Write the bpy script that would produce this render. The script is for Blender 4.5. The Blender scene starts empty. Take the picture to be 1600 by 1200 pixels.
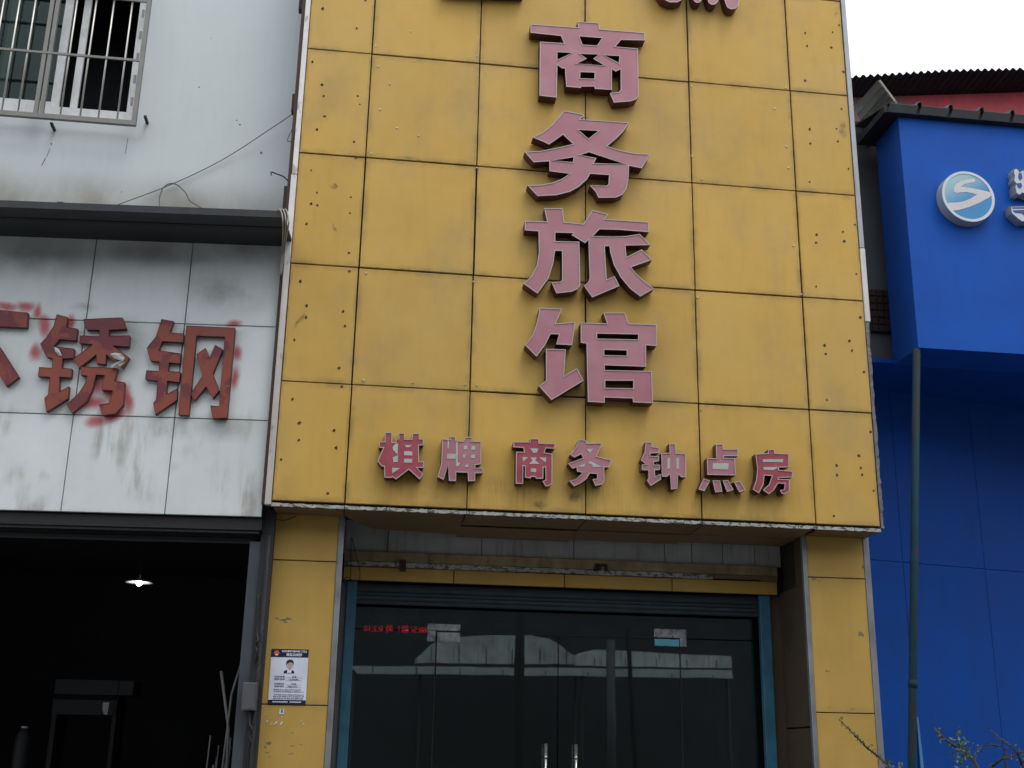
import bpy, bmesh, math, random
from math import radians as RAD, sin, cos, pi
from mathutils import Vector, Matrix, geometry

random.seed(7)
SC = bpy.context.scene
COL = SC.collection

# ------------------------------------------------------------------ camera
FPX = 1866.0                                   # focal length in pixels of a 1600 wide picture
YAW, PIT, ROL = RAD(7.14), RAD(17.53), RAD(1.04)
CAM = Vector((0.733, -9.679, 1.55))
ZB = 3.483                                     # underside of the yellow board
_f = Vector((sin(YAW)*cos(PIT), cos(YAW)*cos(PIT), sin(PIT)))
_r0 = Vector((cos(YAW), -sin(YAW), 0)); _u0 = _r0.cross(_f)
CR = cos(ROL)*_r0 + sin(ROL)*_u0
CU = -sin(ROL)*_r0 + cos(ROL)*_u0
CF = _f
cd = bpy.data.cameras.new('camera'); cam = bpy.data.objects.new('camera', cd); COL.objects.link(cam)
cd.sensor_width = 36; cd.lens = 36*FPX/1600; cd.clip_end = 500; cd.clip_start = .05
cam.matrix_world = Matrix(((CR.x, CU.x, -CF.x, CAM.x), (CR.y, CU.y, -CF.y, CAM.y), (CR.z, CU.z, -CF.z, CAM.z), (0, 0, 0, 1)))
SC.camera = cam

# ------------------------------------------------------------------ light: bright overcast
SUN_EL, SUN_AZ = 62, 28                        # sun height; degrees to the right of straight behind the camera
w = bpy.data.worlds.new('World'); SC.world = w; w.use_nodes = True
nt = w.node_tree; nt.nodes.clear()
sky = nt.nodes.new('ShaderNodeTexSky'); sky.sky_type = 'NISHITA'; sky.sun_disc = False
sky.sun_elevation = RAD(SUN_EL); sky.sun_rotation = RAD(180-SUN_AZ); sky.dust_density = 5; sky.air_density = 1.5
mx = nt.nodes.new('ShaderNodeMix'); mx.data_type = 'RGBA'; mx.inputs[0].default_value = .82
mx.inputs[7].default_value = (11.2, 11.7, 12.6, 1)   # cloud layer over the whole sky
bg = nt.nodes.new('ShaderNodeBackground'); bg.inputs[1].default_value = .1
wo = nt.nodes.new('ShaderNodeOutputWorld')
nt.links.new(sky.outputs[0], mx.inputs[6]); nt.links.new(mx.outputs[2], bg.inputs[0]); nt.links.new(bg.outputs[0], wo.inputs[0])
sl = bpy.data.lights.new('sun', 'SUN'); sl.energy = .7; sl.angle = RAD(25); sl.color = (1, .97, .92)
so = bpy.data.objects.new('sun', sl); COL.objects.link(so)
sd = Vector((sin(RAD(SUN_AZ))*cos(RAD(SUN_EL)), -cos(RAD(SUN_AZ))*cos(RAD(SUN_EL)), sin(RAD(SUN_EL))))
so.rotation_euler = sd.to_track_quat('Z', 'Y').to_euler(); so.location = (6, -10, 20)
SC.view_settings.view_transform = 'Standard'; SC.view_settings.look = 'None'
SC.view_settings.exposure = 0.40; SC.view_settings.gamma = 1
try: SC.view_settings.use_curve_mapping = False
except Exception: pass
SC.cycles.max_bounces = 6; SC.cycles.transparent_max_bounces = 12

# ------------------------------------------------------------------ helpers
def tag(o, label=None, cat=None, group=None, kind=None):
    if label: o['label'] = label
    if cat: o['category'] = cat
    if group: o['group'] = group
    if kind: o['kind'] = kind
    return o

def thing(name, label, cat, loc=(0, 0, 0), rz=0, group=None):
    o = bpy.data.objects.new(name, None); COL.objects.link(o)
    o.location = loc; o.rotation_euler = (0, 0, rz); o.empty_display_size = .1
    return tag(o, label, cat, group)

def link(name, me, parent=None, M=None):
    o = bpy.data.objects.new(name, me); COL.objects.link(o)
    if parent: o.parent = parent
    if M: 
        if isinstance(M, Frame): o.location = (M.o.x, M.o.y, 0); o.rotation_euler = (0, 0, M.a)
        else: o.location = M
    return o

class Frame:
    """an upright plane's own axes: x along it, y into the building, z up"""
    def __init__(s, x, y, deg=0):
        s.o = Vector((x, y, 0)); s.a = RAD(deg)
        s.ex = Vector((cos(s.a), sin(s.a), 0)); s.ey = Vector((-sin(s.a), cos(s.a), 0))
    def hit(s, px, py, dy=0.0):
        d = CF*FPX + CR*(px-800) - CU*(py-600)
        t = (dy - (CAM-s.o).dot(s.ey))/d.dot(s.ey)
        p = CAM + d*t - s.o
        return p.dot(s.ex), p.z
    def w(s, x, y, z): return s.o + s.ex*x + s.ey*y + Vector((0, 0, z))

BF = Frame(0, 0)                               # hotel board
LF = Frame(0, .10, -4.5)                       # left shop fascia, turned a little
RF = Frame(5.35, 1.35, 12)                      # lower blue wall

def mesh(name, v, f, m, parent=None, M=None, smooth=False):
    me = bpy.data.meshes.new(name); me.from_pydata([tuple(p) for p in v], [], f)
    if not isinstance(m, (list, tuple)): m = [m]
    for k in m: me.materials.append(k)
    me.validate(); me.update()
    bm = bmesh.new(); bm.from_mesh(me); bmesh.ops.recalc_face_normals(bm, faces=bm.faces); bm.to_mesh(me); bm.free()
    if smooth:
        for p in me.polygons: p.use_smooth = True
    return link(name, me, parent, M)

class MB:
    def __init__(s): s.v = []; s.f = []
    def add(s, v, f):
        n = len(s.v); s.v += [tuple(p) for p in v]; s.f += [tuple(i+n for i in q) for q in f]; return s
    def box(s, x0, y0, z0, x1, y1, z1):
        return s.add([(x0, y0, z0), (x1, y0, z0), (x1, y1, z0), (x0, y1, z0), (x0, y0, z1), (x1, y0, z1), (x1, y1, z1), (x0, y1, z1)],
                     [(0, 3, 2, 1), (4, 5, 6, 7), (0, 1, 5, 4), (1, 2, 6, 5), (2, 3, 7, 6), (3, 0, 4, 7)])
    def hexa(s, a, b):
        """two quads (4 points each) joined into a solid"""
        return s.add(list(a)+list(b), [(0, 1, 2, 3), (7, 6, 5, 4), (0, 4, 5, 1), (1, 5, 6, 2), (2, 6, 7, 3), (3, 7, 4, 0)])
    def tube(s, pts, r, n=8, r2=None):
        pts = [Vector(p) for p in pts]; rings = []
        for i, p in enumerate(pts):
            d = (pts[min(i+1, len(pts)-1)] - pts[max(i-1, 0)]).normalized()
            a = d.cross(Vector((0, 0, 1)) if abs(d.z) < .9 else Vector((1, 0, 0))).normalized(); b = d.cross(a)
            q = r if r2 is None else r + (r2-r)*i/(len(pts)-1)
            rings.append([p + a*q*cos(2*pi*k/n) + b*q*sin(2*pi*k/n) for k in range(n)])
        v = [p for R_ in rings for p in R_]; f = []
        for i in range(len(pts)-1):
            for k in range(n):
                f.append((i*n+k, i*n+(k+1) % n, (i+1)*n+(k+1) % n, (i+1)*n+k))
        f.append(tuple(range(n))[::-1]); f.append(tuple((len(pts)-1)*n+k for k in range(n)))
        return s.add(v, f)
    def lathe(s, prof, c=(0, 0, 0), n=24):
        c = Vector(c); v = []; f = []
        for r, z in prof:
            v += [c + Vector((r*cos(2*pi*k/n), r*sin(2*pi*k/n), z)) for k in range(n)]
        for i in range(len(prof)-1):
            for k in range(n): f.append((i*n+k, i*n+(k+1) % n, (i+1)*n+(k+1) % n, (i+1)*n+k))
        return s.add(v, f)
    def build(s, name, m, parent=None, M=None, smooth=False): return mesh(name, s.v, s.f, m, parent, M, smooth)

_cb = {}
def cbox_mesh(dx, dy, dz, m, ch=.004, name='panel'):
    """chamfered box mesh centred on x,z with its front at y=0; shared between alike pieces"""
    key = (round(dx, 4), round(dy, 4), round(dz, 4), m.name, ch, name)
    if key in _cb: return _cb[key]
    bm = bmesh.new(); bmesh.ops.create_cube(bm, size=1)
    for v in bm.verts: v.co = (v.co.x*dx, (v.co.y+.5)*dy, v.co.z*dz)
    bmesh.ops.bevel(bm, geom=list(bm.edges), offset=ch, segments=1, affect='EDGES')
    me = bpy.data.meshes.new(name); bm.to_mesh(me); bm.free(); me.materials.append(m)
    _cb[key] = me; return me

def plate(name, x0, x1, z0, z1, y, dy, m, parent, F=BF, ch=.004, jit=0.0, meshname=None):
    """upright plate between x0..x1, z0..z1 with its front at local y"""
    me = cbox_mesh(x1-x0, dy, z1-z0, m, ch, meshname or name)
    o = link(name, me, parent)
    o.location = F.w((x0+x1)/2, y, (z0+z1)/2)
    o.rotation_euler = (random.uniform(-jit, jit), 0, F.a + random.uniform(-jit, jit))
    return o

def fbox(name, x0, x1, z0, z1, y0, y1, m, parent=None, F=BF):
    return MB().box(x0, y0, z0, x1, y1, z1).build(name, m, parent, F)

# ------------------------------------------------------------------ materials
class NT:
    def __init__(s, name):
        s.m = bpy.data.materials.new(name); s.m.use_nodes = True; s.t = s.m.node_tree
        s.b = s.t.nodes['Principled BSDF']
    def n(s, t, **kw):
        q = s.t.nodes.new('ShaderNode'+t)
        for k, v in kw.items(): setattr(q, k, v)
        return q
    def l(s, a, b): s.t.links.new(a, b)
    def pos(s): return s.n('NewGeometry').outputs['Position']
    def math(s, op, a, b=None, clamp=False):
        q = s.n('Math', operation=op, use_clamp=clamp)
        for i, x in enumerate((a, b)):
            if x is None: continue
            if isinstance(x, (int, float)): q.inputs[i].default_value = x
            else: s.l(x, q.inputs[i])
        return q.outputs[0]
    def noise(s, vec, scale, detail=4, rough=.55, stretch=None, dist=0):
        if stretch:
            mp = s.n('Mapping'); mp.inputs['Scale'].default_value = stretch; s.l(vec, mp.inputs[0]); vec = mp.outputs[0]
        q = s.n('TexNoise'); q.inputs['Scale'].default_value = scale; q.inputs['Detail'].default_value = detail
        q.inputs['Roughness'].default_value = rough; q.inputs['Distortion'].default_value = dist
        s.l(vec, q.inputs['Vector']); return q.outputs['Fac']
    def rng(s, x, a, b, c=0.0, d=1.0, smooth=True):
        q = s.n('MapRange', interpolation_type='SMOOTHSTEP' if smooth else 'LINEAR')
        for i, v in enumerate((a, b, c, d)): q.inputs[i+1].default_value = v
        s.l(x, q.inputs[0]); return q.outputs[0]
    def mix(s, f, a, b, blend='MIX'):
        q = s.n('Mix', data_type='RGBA', blend_type=blend)
        for i, x in ((0, f), (6, a), (7, b)):
            if isinstance(x, (int, float)): q.inputs[i].default_value = x
            elif isinstance(x, tuple): q.inputs[i].default_value = (*x[:3], 1)
            else: s.l(x, q.inputs[i])
        return q.outputs[2]
    def blob(s, P, c, rx, rz, ang=0, soft=.6):
        """1 inside an upright ellipse round world point c"""
        sub = s.n('VectorMath', operation='SUBTRACT'); s.l(P, sub.inputs[0]); sub.inputs[1].default_value = tuple(c)
        mp = s.n('Mapping'); mp.inputs['Rotation'].default_value = (0, ang, 0); s.l(sub.outputs[0], mp.inputs[0])
        ml = s.n('VectorMath', operation='MULTIPLY'); s.l(mp.outputs[0], ml.inputs[0]); ml.inputs[1].default_value = (1/rx, 0, 1/rz)
        ln = s.n('VectorMath', operation='LENGTH'); s.l(ml.outputs[0], ln.inputs[0])
        return s.rng(ln.outputs['Value'], 1-soft, 1, 1, 0)
    def distort(s, P, amt, scale):
        q = s.n('TexNoise'); q.inputs['Scale'].default_value = scale; q.inputs['Detail'].default_value = 3; s.l(P, q.inputs['Vector'])
        a = s.n('VectorMath', operation='SUBTRACT'); s.l(q.outputs['Color'], a.inputs[0]); a.inputs[1].default_value = (.5, .5, .5)
        b = s.n('VectorMath', operation='SCALE'); s.l(a.outputs[0], b.inputs[0]); b.inputs['Scale'].default_value = amt
        c = s.n('VectorMath', operation='ADD'); s.l(P, c.inputs[0]); s.l(b.outputs[0], c.inputs[1]); return c.outputs[0]
    def bump(s, h, strength=.1, dist=.01):
        q = s.n('Bump'); q.inputs['Strength'].default_value = strength; q.inputs['Distance'].default_value = dist
        s.l(h, q.inputs['Height']); s.l(q.outputs[0], s.b.inputs['Normal'])

def edge_fac(N, wx=.06, wz=.06):
    """1 at a piece's own borders, 0 inside (dirt that gathers along joints)"""
    g = N.n('TexCoord').outputs['Generated']; sp = N.n('SeparateXYZ'); N.l(g, sp.inputs[0])
    out = None
    for ax, wd in ((0, wx), (2, wz)):
        a = N.math('ABSOLUTE', N.math('SUBTRACT', sp.outputs[ax], .5))
        e = N.rng(a, .5-wd, .5, 0, 1)
        out = e if out is None else N.math('MAXIMUM', out, e)
    return out

def grimy(name, col, rough=.5, metal=0.0, var=.18, dirt=(.05, .045, .04), streak=.25, edge=.0, bump=.08, nscale=2.5, rnd=.05, extra=None, spec=.5):
    N = NT(name); P = N.pos()
    n1 = N.noise(P, nscale, 6, .6); n2 = N.noise(P, 40, 4, .6)
    st = N.noise(P, 9, 5, .6, (1.6, 1.6, .16))
    v = N.rng(n1, .3, .7, 1-var, 1+var, False)
    c = N.mix(1.0, col, v, 'MULTIPLY')
    if rnd:
        oi = N.n('ObjectInfo').outputs['Random']
        c = N.mix(1.0, c, N.rng(oi, 0, 1, 1-rnd, 1+rnd, False), 'MULTIPLY')
    if streak:
        c = N.mix(N.math('MULTIPLY', N.rng(st, .5, .78), streak), c, dirt)
    if edge:
        e = N.math('MULTIPLY', edge_fac(N), N.rng(N.noise(P, 3.5, 6, .7), .38, .66, .12, 1.5))
        c = N.mix(N.math('MULTIPLY', e, edge, True), c, dirt)
    c = N.mix(N.math('MULTIPLY', N.rng(n2, .62, .75), min(var, .3)), c, dirt)
    if extra: c = extra(N, P, c)
    N.l(c, N.b.inputs['Base Color'])
    N.l(N.rng(n1, .3, .7, max(rough-.08, .02), min(rough+.1, 1), False), N.b.inputs['Roughness'])
    N.b.inputs['Metallic'].default_value = metal
    N.b.inputs['Specular IOR Level'].default_value = spec
    if bump: N.bump(N.noise(P, 26, 5, .6), bump, .01)
    return N.m

def simple(name, col, rough=.5, metal=0.0):
    return grimy(name, col, rough, metal, .12, streak=.12, bump=.03, rnd=0)

def yellow_extra(N, P, c):
    Pd = N.distort(P, .16, 5)
    sp = N.n('SeparateXYZ'); N.l(P, sp.inputs[0])
    # soot washed down by rain under the small letters and along the bottom edge
    run = N.noise(P, 16, 5, .62, (2.2, 2.2, .12))
    zlow = N.math('MULTIPLY', N.rng(sp.outputs[2], ZB+.42, ZB+.27), N.rng(sp.outputs[2], ZB-.02, ZB+.22, .55, 1))
    xin = N.math('MULTIPLY', N.rng(sp.outputs[0], .85, 1.0), N.rng(sp.outputs[0], 4.55, 4.3))
    front = N.rng(sp.outputs[1], .12, .08)
    m = N.math('MULTIPLY', N.math('MULTIPLY', zlow, xin), N.math('MULTIPLY', N.math('MULTIPLY', N.rng(run, .35, .75), N.rng(N.noise(P, 3.1, 3, .6), .35, .65)), front))
    c = N.mix(N.math('MULTIPLY', m, .5), c, (.07, .055, .035))
    tot = None
    for (cx, cz, rx, rz, a) in STAINS:
        b = N.blob(Pd, (cx, 0, cz), rx, rz, a, .8)
        tot = b if tot is None else N.math('MAXIMUM', tot, b)
    tot = N.math('MULTIPLY', tot, front)
    c = N.mix(N.math('MULTIPLY', N.math('MULTIPLY', tot, N.rng(N.noise(P, 14, 5, .6), .3, .65)), .8), c, (.035, .03, .028))
    c = N.mix(N.math('MULTIPLY', N.rng(N.noise(P, 1.7, 5, .62, (1, 1, .7)), .46, .74), .34), c, (.27, .215, .13))
    # large soft fading of the paint
    c = N.mix(N.math('MULTIPLY', N.rng(N.noise(P, 1.1, 3, .5), .35, .7), .22), c, (.46, .345, .15))
    return c
def bz(px, py): return BF.hit(px, py)
STAINS = []
for px, py, rx, rz, a in ((470, 503, .035, .11, -.4), (524, 355, .016, .06, .25), (520, 290, .05, .03, .5), (1317, 205, .05, .13, .2), (1303, 18, .03, .09, 0),
                          (843, 790, .09, .05, 0), (900, 775, .07, .08, 0), (640, 248, .12, .02, 0)):
    x, z = bz(px, py); STAINS.append((x, z, rx, rz, a))
YEL = (.595, .368, .083)
M_yel = grimy('yellow_panel_paint', YEL, .45, 0, .07, (.12, .095, .055), .09, .36, .03, 2.2, .055, yellow_extra, .22)
M_yel2 = grimy('yellow_pillar_paint', (.485, .312, .08), .5, 0, .07, (.14, .11, .06), .08, .15, .03, 3, .03, None, .2)
M_gap = simple('dark_joint', (.02, .018, .015), .9)
M_white = grimy('peeling_white_paint', (.40, .40, .37), .6, 0, .25, (.05, .04, .035), .5, 0, .2, 14, .08, lambda N, P, c: N.mix(N.rng(N.noise(P, 30, 4, .7, (.5, 1, 1)), .50, .58), c, (.10, .08, .06)))
def rusty(N, P, c):
    r = N.rng(N.noise(P, 14, 6, .65, (1, 1, .4)), .60, .68)
    sp = N.n('SeparateXYZ'); N.l(P, sp.inputs[0]); c = N.mix(N.rng(sp.outputs[2], ZB+2.98, ZB+.8, 0, .65), c, (.36, .32, .28))
    return N.mix(N.math('MULTIPLY', r, .55), c, (.22, .15, .11))
M_trim = grimy('rusty_white_trim', (.74, .70, .66), .4, .0, .12, (.12, .08, .06), .35, 0, .1, 6, .05, rusty)
M_alu = grimy('dull_aluminium', (.30, .31, .32), .42, .55, .15, (.08, .07, .06), .4, 0, .1, 5, .05)
M_alud = grimy('dark_aluminium', (.13, .135, .14), .5, .4, .15, (.03, .03, .03), .4, 0, .1, 5, .05)
M_conc = grimy('broken_grey_render', (.17, .165, .16), .85, 0, .35, (.05, .045, .04), .5, 0, .6, 9, 0)
M_wall = grimy('grey_white_wall', (.56, .60, .615), .7, 0, .05, (.20, .18, .15), .10, 0, .04, 1.4, 0)
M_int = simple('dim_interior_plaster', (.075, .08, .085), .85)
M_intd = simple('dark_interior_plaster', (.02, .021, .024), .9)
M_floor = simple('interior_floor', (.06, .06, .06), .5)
M_pink = grimy('faded_pink_acrylic', (.41, .185, .215), .36, 0, .08, (.25, .2, .2), .12, 0, .02, 5, .04, lambda N, P, c: N.mix(N.math('MULTIPLY', N.rng(N.noise(P, 1.9, 3, .6), .38, .66), .55), c, (.37, .115, .15)))
M_red = grimy('faded_red_acrylic', (.36, .062, .085), .35, 0, .16, (.3, .16, .18), .12, 0, .02, 8, .04)
M_edge = grimy('aluminium_letter_edge', (.44, .39, .37), .4, .1, .1, (.2, .17, .15), .15, 0, .02, 8, 0)
M_ret = grimy('maroon_letter_side', (.085, .018, .028), .5, 0, .2, (.03, .02, .02), .4, 0, .05, 8, 0)
M_inl = grimy('grey_white_letter_inlay', (.42, .46, .42), .45, 0, .12, (.2, .2, .18), .2, 0, .03, 9, 0)
def peel(N, P, c):
    r = N.rng(N.noise(P, 3.3, 4, .6), .5, .56)
    c = N.mix(r, c, (.16, .025, .032))
    d = N.rng(N.noise(P, 15, 4, .6), .70, .74)
    return N.mix(N.math('MULTIPLY', d, r), c, (.42, .42, .42))
M_or = grimy('weathered_orange_red_paint', (.27, .055, .030), .5, 0, .14, (.10, .07, .05), .3, 0, .12, 7, .05, peel)
M_ored = grimy('letter_side_grime', (.13, .045, .035), .7, 0, .25, (.12, .10, .08), .5, 0, .1, 9, .05)
M_blue = grimy('blue_panel_paint', (.010, .092, .44), .5, 0, .10, (.012, .05, .20), .18, .05, .03, 2, .03, None, .14)
M_bluel = grimy('blue_wall_paint', (.004, .064, .33), .5, 0, .10, (.006, .025, .12), .2, .0, .03, 2, .02, None, .12)
M_teal = grimy('teal_shutter_paint', (.03, .13, .20), .45, 0, .25, (.02, .04, .05), .4, 0, .05, 6, .03)
M_teald = grimy('dusty_teal_shutter', (.018, .034, .044), .5, .1, .3, (.03, .03, .03), .45, 0, .08, 6, .03)
def polecol(N, P, c):
    r = N.rng(N.noise(P, 6, 5, .65, (1, 1, .35)), .5, .58)
    return N.mix(N.math('MULTIPLY', r, .6), c, (.035, .026, .022))
M_pole = grimy('flaking_green_blue_pipe', (.007, .038, .055), .75, 0, .35, (.02, .03, .03), .3, 0, .15, 8, 0, polecol, .2)
M_steel = grimy('stainless_steel', (.55, .55, .53), .26, .9, .08, (.2, .18, .15), .15, 0, .03, 8, .05)
M_steelp = grimy('scuffed_patch_steel', (.42, .43, .43), .28, .85, .4, (.1, .1, .1), .3, 0, .04, 14, 0)
M_bar = grimy('galvanised_bar', (.62, .60, .54), .35, .6, .1, (.2, .17, .12), .25, 0, .03, 10, .05)
M_upvc = grimy('white_plastic_frame', (.66, .67, .66), .45, 0, .12, (.25, .23, .2), .25, 0, .03, 10, .03)
M_beam = grimy('black_painted_beam', (.022, .025, .028), .5, .1, .3, (.05, .05, .05), .5, 0, .1, 6, .05)
M_black = simple('black_rubber', (.012, .012, .013), .6)
M_brown = simple('brown_metal', (.06, .03, .02), .7)
M_roof = grimy('dark_roof_sheet', (.020, .018, .022), .7, .2, .3, (.01, .01, .01), .3, 0, .1, 6, 0)
M_tile = grimy('charcoal_tile_sheet', (.045, .05, .052), .55, .2, .25, (.02, .02, .02), .3, 0, .1, 6, 0)
M_flash = grimy('grey_green_metal_sheet', (.24, .25, .20), .5, .2, .2, (.05, .05, .04), .4, 0, .1, 6, 0)
def redfade(N, P, c):
    sp = N.n('SeparateXYZ'); N.l(P, sp.inputs[0]); return N.mix(N.rng(N.math('ADD', sp.outputs[0], N.math('MULTIPLY', N.noise(P, 1.5, 3, .6), 1.2)), 7.9, 7.0), c, (.30, .20, .17))
M_redw = grimy('faded_red_wall', (.62, .085, .10), .6, 0, .2, (.12, .06, .05), .35, 0, .05, 3, 0, redfade)
M_asph = grimy('asphalt', (.055, .055, .057), .85, 0, .25, (.03, .03, .03), 0, 0, .3, 3, 0)
M_pave = grimy('pavement_slab', (.15, .147, .14), .8, 0, .2, (.1, .09, .08), 0, .3, .2, 4, .08)
M_opp = grimy('grey_render_opposite', (.065, .07, .078), .8, 0, .25, (.05, .05, .05), .5, 0, .1, 2, 0)
M_awn = grimy('white_awning_cloth', (.78, .80, .78), .7, 0, .15, (.25, .25, .22), .4, 0, .1, 3, 0)
M_leaf = grimy('small_green_leaf', (.085, .14, .035), .5, 0, .35, (.05, .06, .02), .1, 0, 0, 30, .1)
M_twig = grimy('dark_twig_bark', (.055, .045, .032), .8, 0, .3, (.03, .03, .02), .2, 0, .2, 30, 0)
M_wire = simple('grey_cable_sheath', (.10, .10, .10), .6)
M_lwire = simple('pale_cable_sheath', (.33, .31, .28), .6)
M_soff = grimy('shaded_yellow_soffit', (.20, .125, .06), .5, 0, .12, (.10, .07, .05), .25, .1, .05, 3, .06)  # yellow cladding browned to paint in the shade under the board
M_band = grimy('stained_grey_band', (.40, .41, .40), .6, 0, .15, (.12, .08, .06), .5, .15, .08, 5, .05)
M_navy = simple('navy_print', (.010, .010, .055), .4)
M_paper = simple('white_poster_sheet', (.66, .70, .80), .45)
M_ink = simple('grey_ink', (.12, .13, .2), .6)
M_skin = simple('printed_skin', (.5, .36, .34), .5)
M_emb = simple('printed_red_gold', (.55, .14, .06), .5)
M_wh = simple('white_print', (.78, .80, .84), .5)
M_sticker = simple('blue_sticker', (.10, .42, .55), .4)
M_handle = M_steel

def fascia_extra(N, P, c):
    Pd = N.distort(P, .07, 6)
    sp = N.n('SeparateXYZ'); N.l(P, sp.inputs[0])
    tot = None
    for (x, y, z, rx, rz, a) in SPRAY:
        b = N.blob(Pd, (x, y, z), rx, rz, a, .85)
        tot = b if tot is None else N.math('MAXIMUM', tot, b)
    dk = None
    for (x, y, z, rx, rz, a) in GRIME_SHADE:
        b = N.blob(Pd, (x, y, z), rx, rz, a, .95)
        dk = b if dk is None else N.math('MAXIMUM', dk, b)
    c = N.mix(N.math('MULTIPLY', N.math('MULTIPLY', dk, N.rng(N.noise(P, 3, 5, .6), .2, .65)), .6), c, (.17, .16, .125))
    st = N.math('MULTIPLY', N.rng(N.noise(P, 9, 5, .6, (1.2, 1.2, .2)), .38, .7), N.rng(N.noise(P, 1.6, 3, .6), .44, .6))
    low = N.rng(sp.outputs[2], ZB+.95, ZB+.55)
    c = N.mix(N.math('MULTIPLY', N.math('MULTIPLY', st, low), .60), c, (.20, .17, .12))
    return N.mix(N.math('MULTIPLY', tot, .85), c, (.45, .02, .035))
SPRAY = []; GRIME_SHADE = []  # dark blobs: dirt, plus canopy shade painted into the top row
for px, py, rx, rz, a in ((10, 478, .09, .025, -.05), (40, 479, .06, .03, 0), (58, 487, .025, .05, 0), (68, 508, .03, .10, .4), (56, 550, .03, .06, 0), (146, 628, .10, .04, 0), (150, 658, .06, .035, .2),
                          (178, 650, .10, .03, .5), (200, 625, .03, .11, .15), (371, 552, .028, .055, 0), (367, 590, .022, .07, 0), (366, 506, .045, .02, .2), (150, 600, .05, .08, .5), (110, 505, .02, .05, 0), (175, 610, .06, .10, 0)):
    x, z = LF.hit(px, py); p = LF.w(x, 0, z); SPRAY.append((p.x, p.y, z, rx*1.7+.02, rz*1.7+.02, a))
for px, py, rx, rz, a in ((350, 455, .40, .15, -.15), (60, 400, .7, .14, 0), (380, 385, .4, .1, 0), (240, 395, .6, .1, 0), (200, 540, .2, .2, 0), (250, 668, .3, .07, 0), (350, 668, .3, .08, 0), (130, 480, .12, .03, 0)):
    x, z = LF.hit(px, py); p = LF.w(x, 0, z); GRIME_SHADE.append((p.x, p.y, z, rx*1.35, rz*1.9, a))
M_fas = grimy('grey_white_fascia_panel', (.68, .72, .71), .55, 0, .06, (.30, .27, .20), .10, .15, .03, 2.2, .05, fascia_extra)
M_upper = grimy('smooth_grey_white_render', (.59, .63, .63), .75, 0, .04, (.22, .19, .15), .06, 0, .05, 1.2, 0,
                lambda N, P, c: (lambda z: N.mix(N.math('MULTIPLY', N.rng(z, ZB+3.25, ZB+2.75), N.rng(N.noise(P, 2.2, 5, .6, (1, 1, .6)), .25, .75, .35, .95)), c, (.20, .17, .12)))(
                    (lambda sp: (N.l(P, sp.inputs[0]), sp.outputs[2])[1])(N.n('SeparateXYZ'))))

def emis(name, col, s):
    N = NT(name); N.b.inputs['Base Color'].default_value = (*col, 1); N.b.inputs['Emission Color'].default_value = (*col, 1)
    N.b.inputs['Emission Strength'].default_value = s; return N.m

def glass(name, tint, refl):
    m = bpy.data.materials.new(name); m.use_nodes = True; t = m.node_tree; t.nodes.clear()
    tr = t.nodes.new('ShaderNodeBsdfTransparent'); tr.inputs[0].default_value = (*tint, 1)
    gl = t.nodes.new('ShaderNodeBsdfGlossy'); gl.inputs['Roughness'].default_value = .014; gl.inputs['Color'].default_value = (.9, 1, .98, 1)
    df = t.nodes.new('ShaderNodeBsdfDiffuse'); df.inputs[0].default_value = (.25, .3, .28, 1)
    fr = t.nodes.new('ShaderNodeFresnel'); fr.inputs[0].default_value = 1.5
    mu = t.nodes.new('ShaderNodeMath'); mu.operation = 'MULTIPLY'; mu.inputs[1].default_value = refl; mu.use_clamp = True
    tc = t.nodes.new('ShaderNodeNewGeometry'); nz = t.nodes.new('ShaderNodeTexNoise'); nz.inputs['Scale'].default_value = 2.2
    bp = t.nodes.new('ShaderNodeBump'); bp.inputs['Strength'].default_value = .05; bp.inputs['Distance'].default_value = .004
    t.links.new(tc.outputs['Position'], nz.inputs['Vector']); t.links.new(nz.outputs['Fac'], bp.inputs['Height'])
    t.links.new(bp.outputs[0], gl.inputs['Normal'])
    a = t.nodes.new('ShaderNodeMixShader'); b = t.nodes.new('ShaderNodeMixShader'); o = t.nodes.new('ShaderNodeOutputMaterial')
    a.inputs[0].default_value = .02
    t.links.new(tr.outputs[0], a.inputs[1]); t.links.new(df.outputs[0], a.inputs[2])
    t.links.new(fr.outputs[0], mu.inputs[0]); t.links.new(mu.outputs[0], b.inputs[0])
    t.links.new(a.outputs[0], b.inputs[1]); t.links.new(gl.outputs[0], b.inputs[2]); t.links.new(b.outputs[0], o.inputs[0])
    return m
M_glass = glass('tinted_shop_glass', (.5, .56, .55), 2.7)
M_wglass = glass('green_window_glass', (.45, .55, .52), .5)

# ------------------------------------------------------------------ ground, road, pavements
mesh('ground', [(-70, -70, -.03), (90, -70, -.03), (90, 70, -.03), (-70, 70, -.03)], [(0, 1, 2, 3)], M_asph)['kind'] = 'structure'
tag(MB().box(-40, -12.6, -.02, 60, -3.6, 0).build('road', M_asph), kind='structure')
pv = tag(MB().box(-40, -3.4, -.02, 60, .28, .116).build('pavement', M_pave), kind='structure')
slab = cbox_mesh(.592, .592, .03, M_pave, .004, 'slab')
for i in range(16):
    for j in range(6):
        o = link('slab', slab, pv); o.location = (-2+i*.6, -3.38+j*.6, .125)
tag(MB().box(-40, -3.6, -.02, 60, -3.402, .125).build('kerb', M_conc), kind='structure')
tag(MB().box(-40, -16, -.02, 60, -12.6, .12).build('opposite_pavement', M_pave), kind='structure')
mk = MB()
for i in range(14): mk.box(-20+i*4, -8.1, .001, -18+i*4, -7.97, .005)
tag(mk.build('lane_marking', M_wh), kind='structure')

# ------------------------------------------------------------------ HOTEL
hotel = thing('hotel_building', 'narrow hotel front clad in dirty yellow metal panels with a projecting signboard over glass doors', 'building', (2.6, .5, 0))
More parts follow.
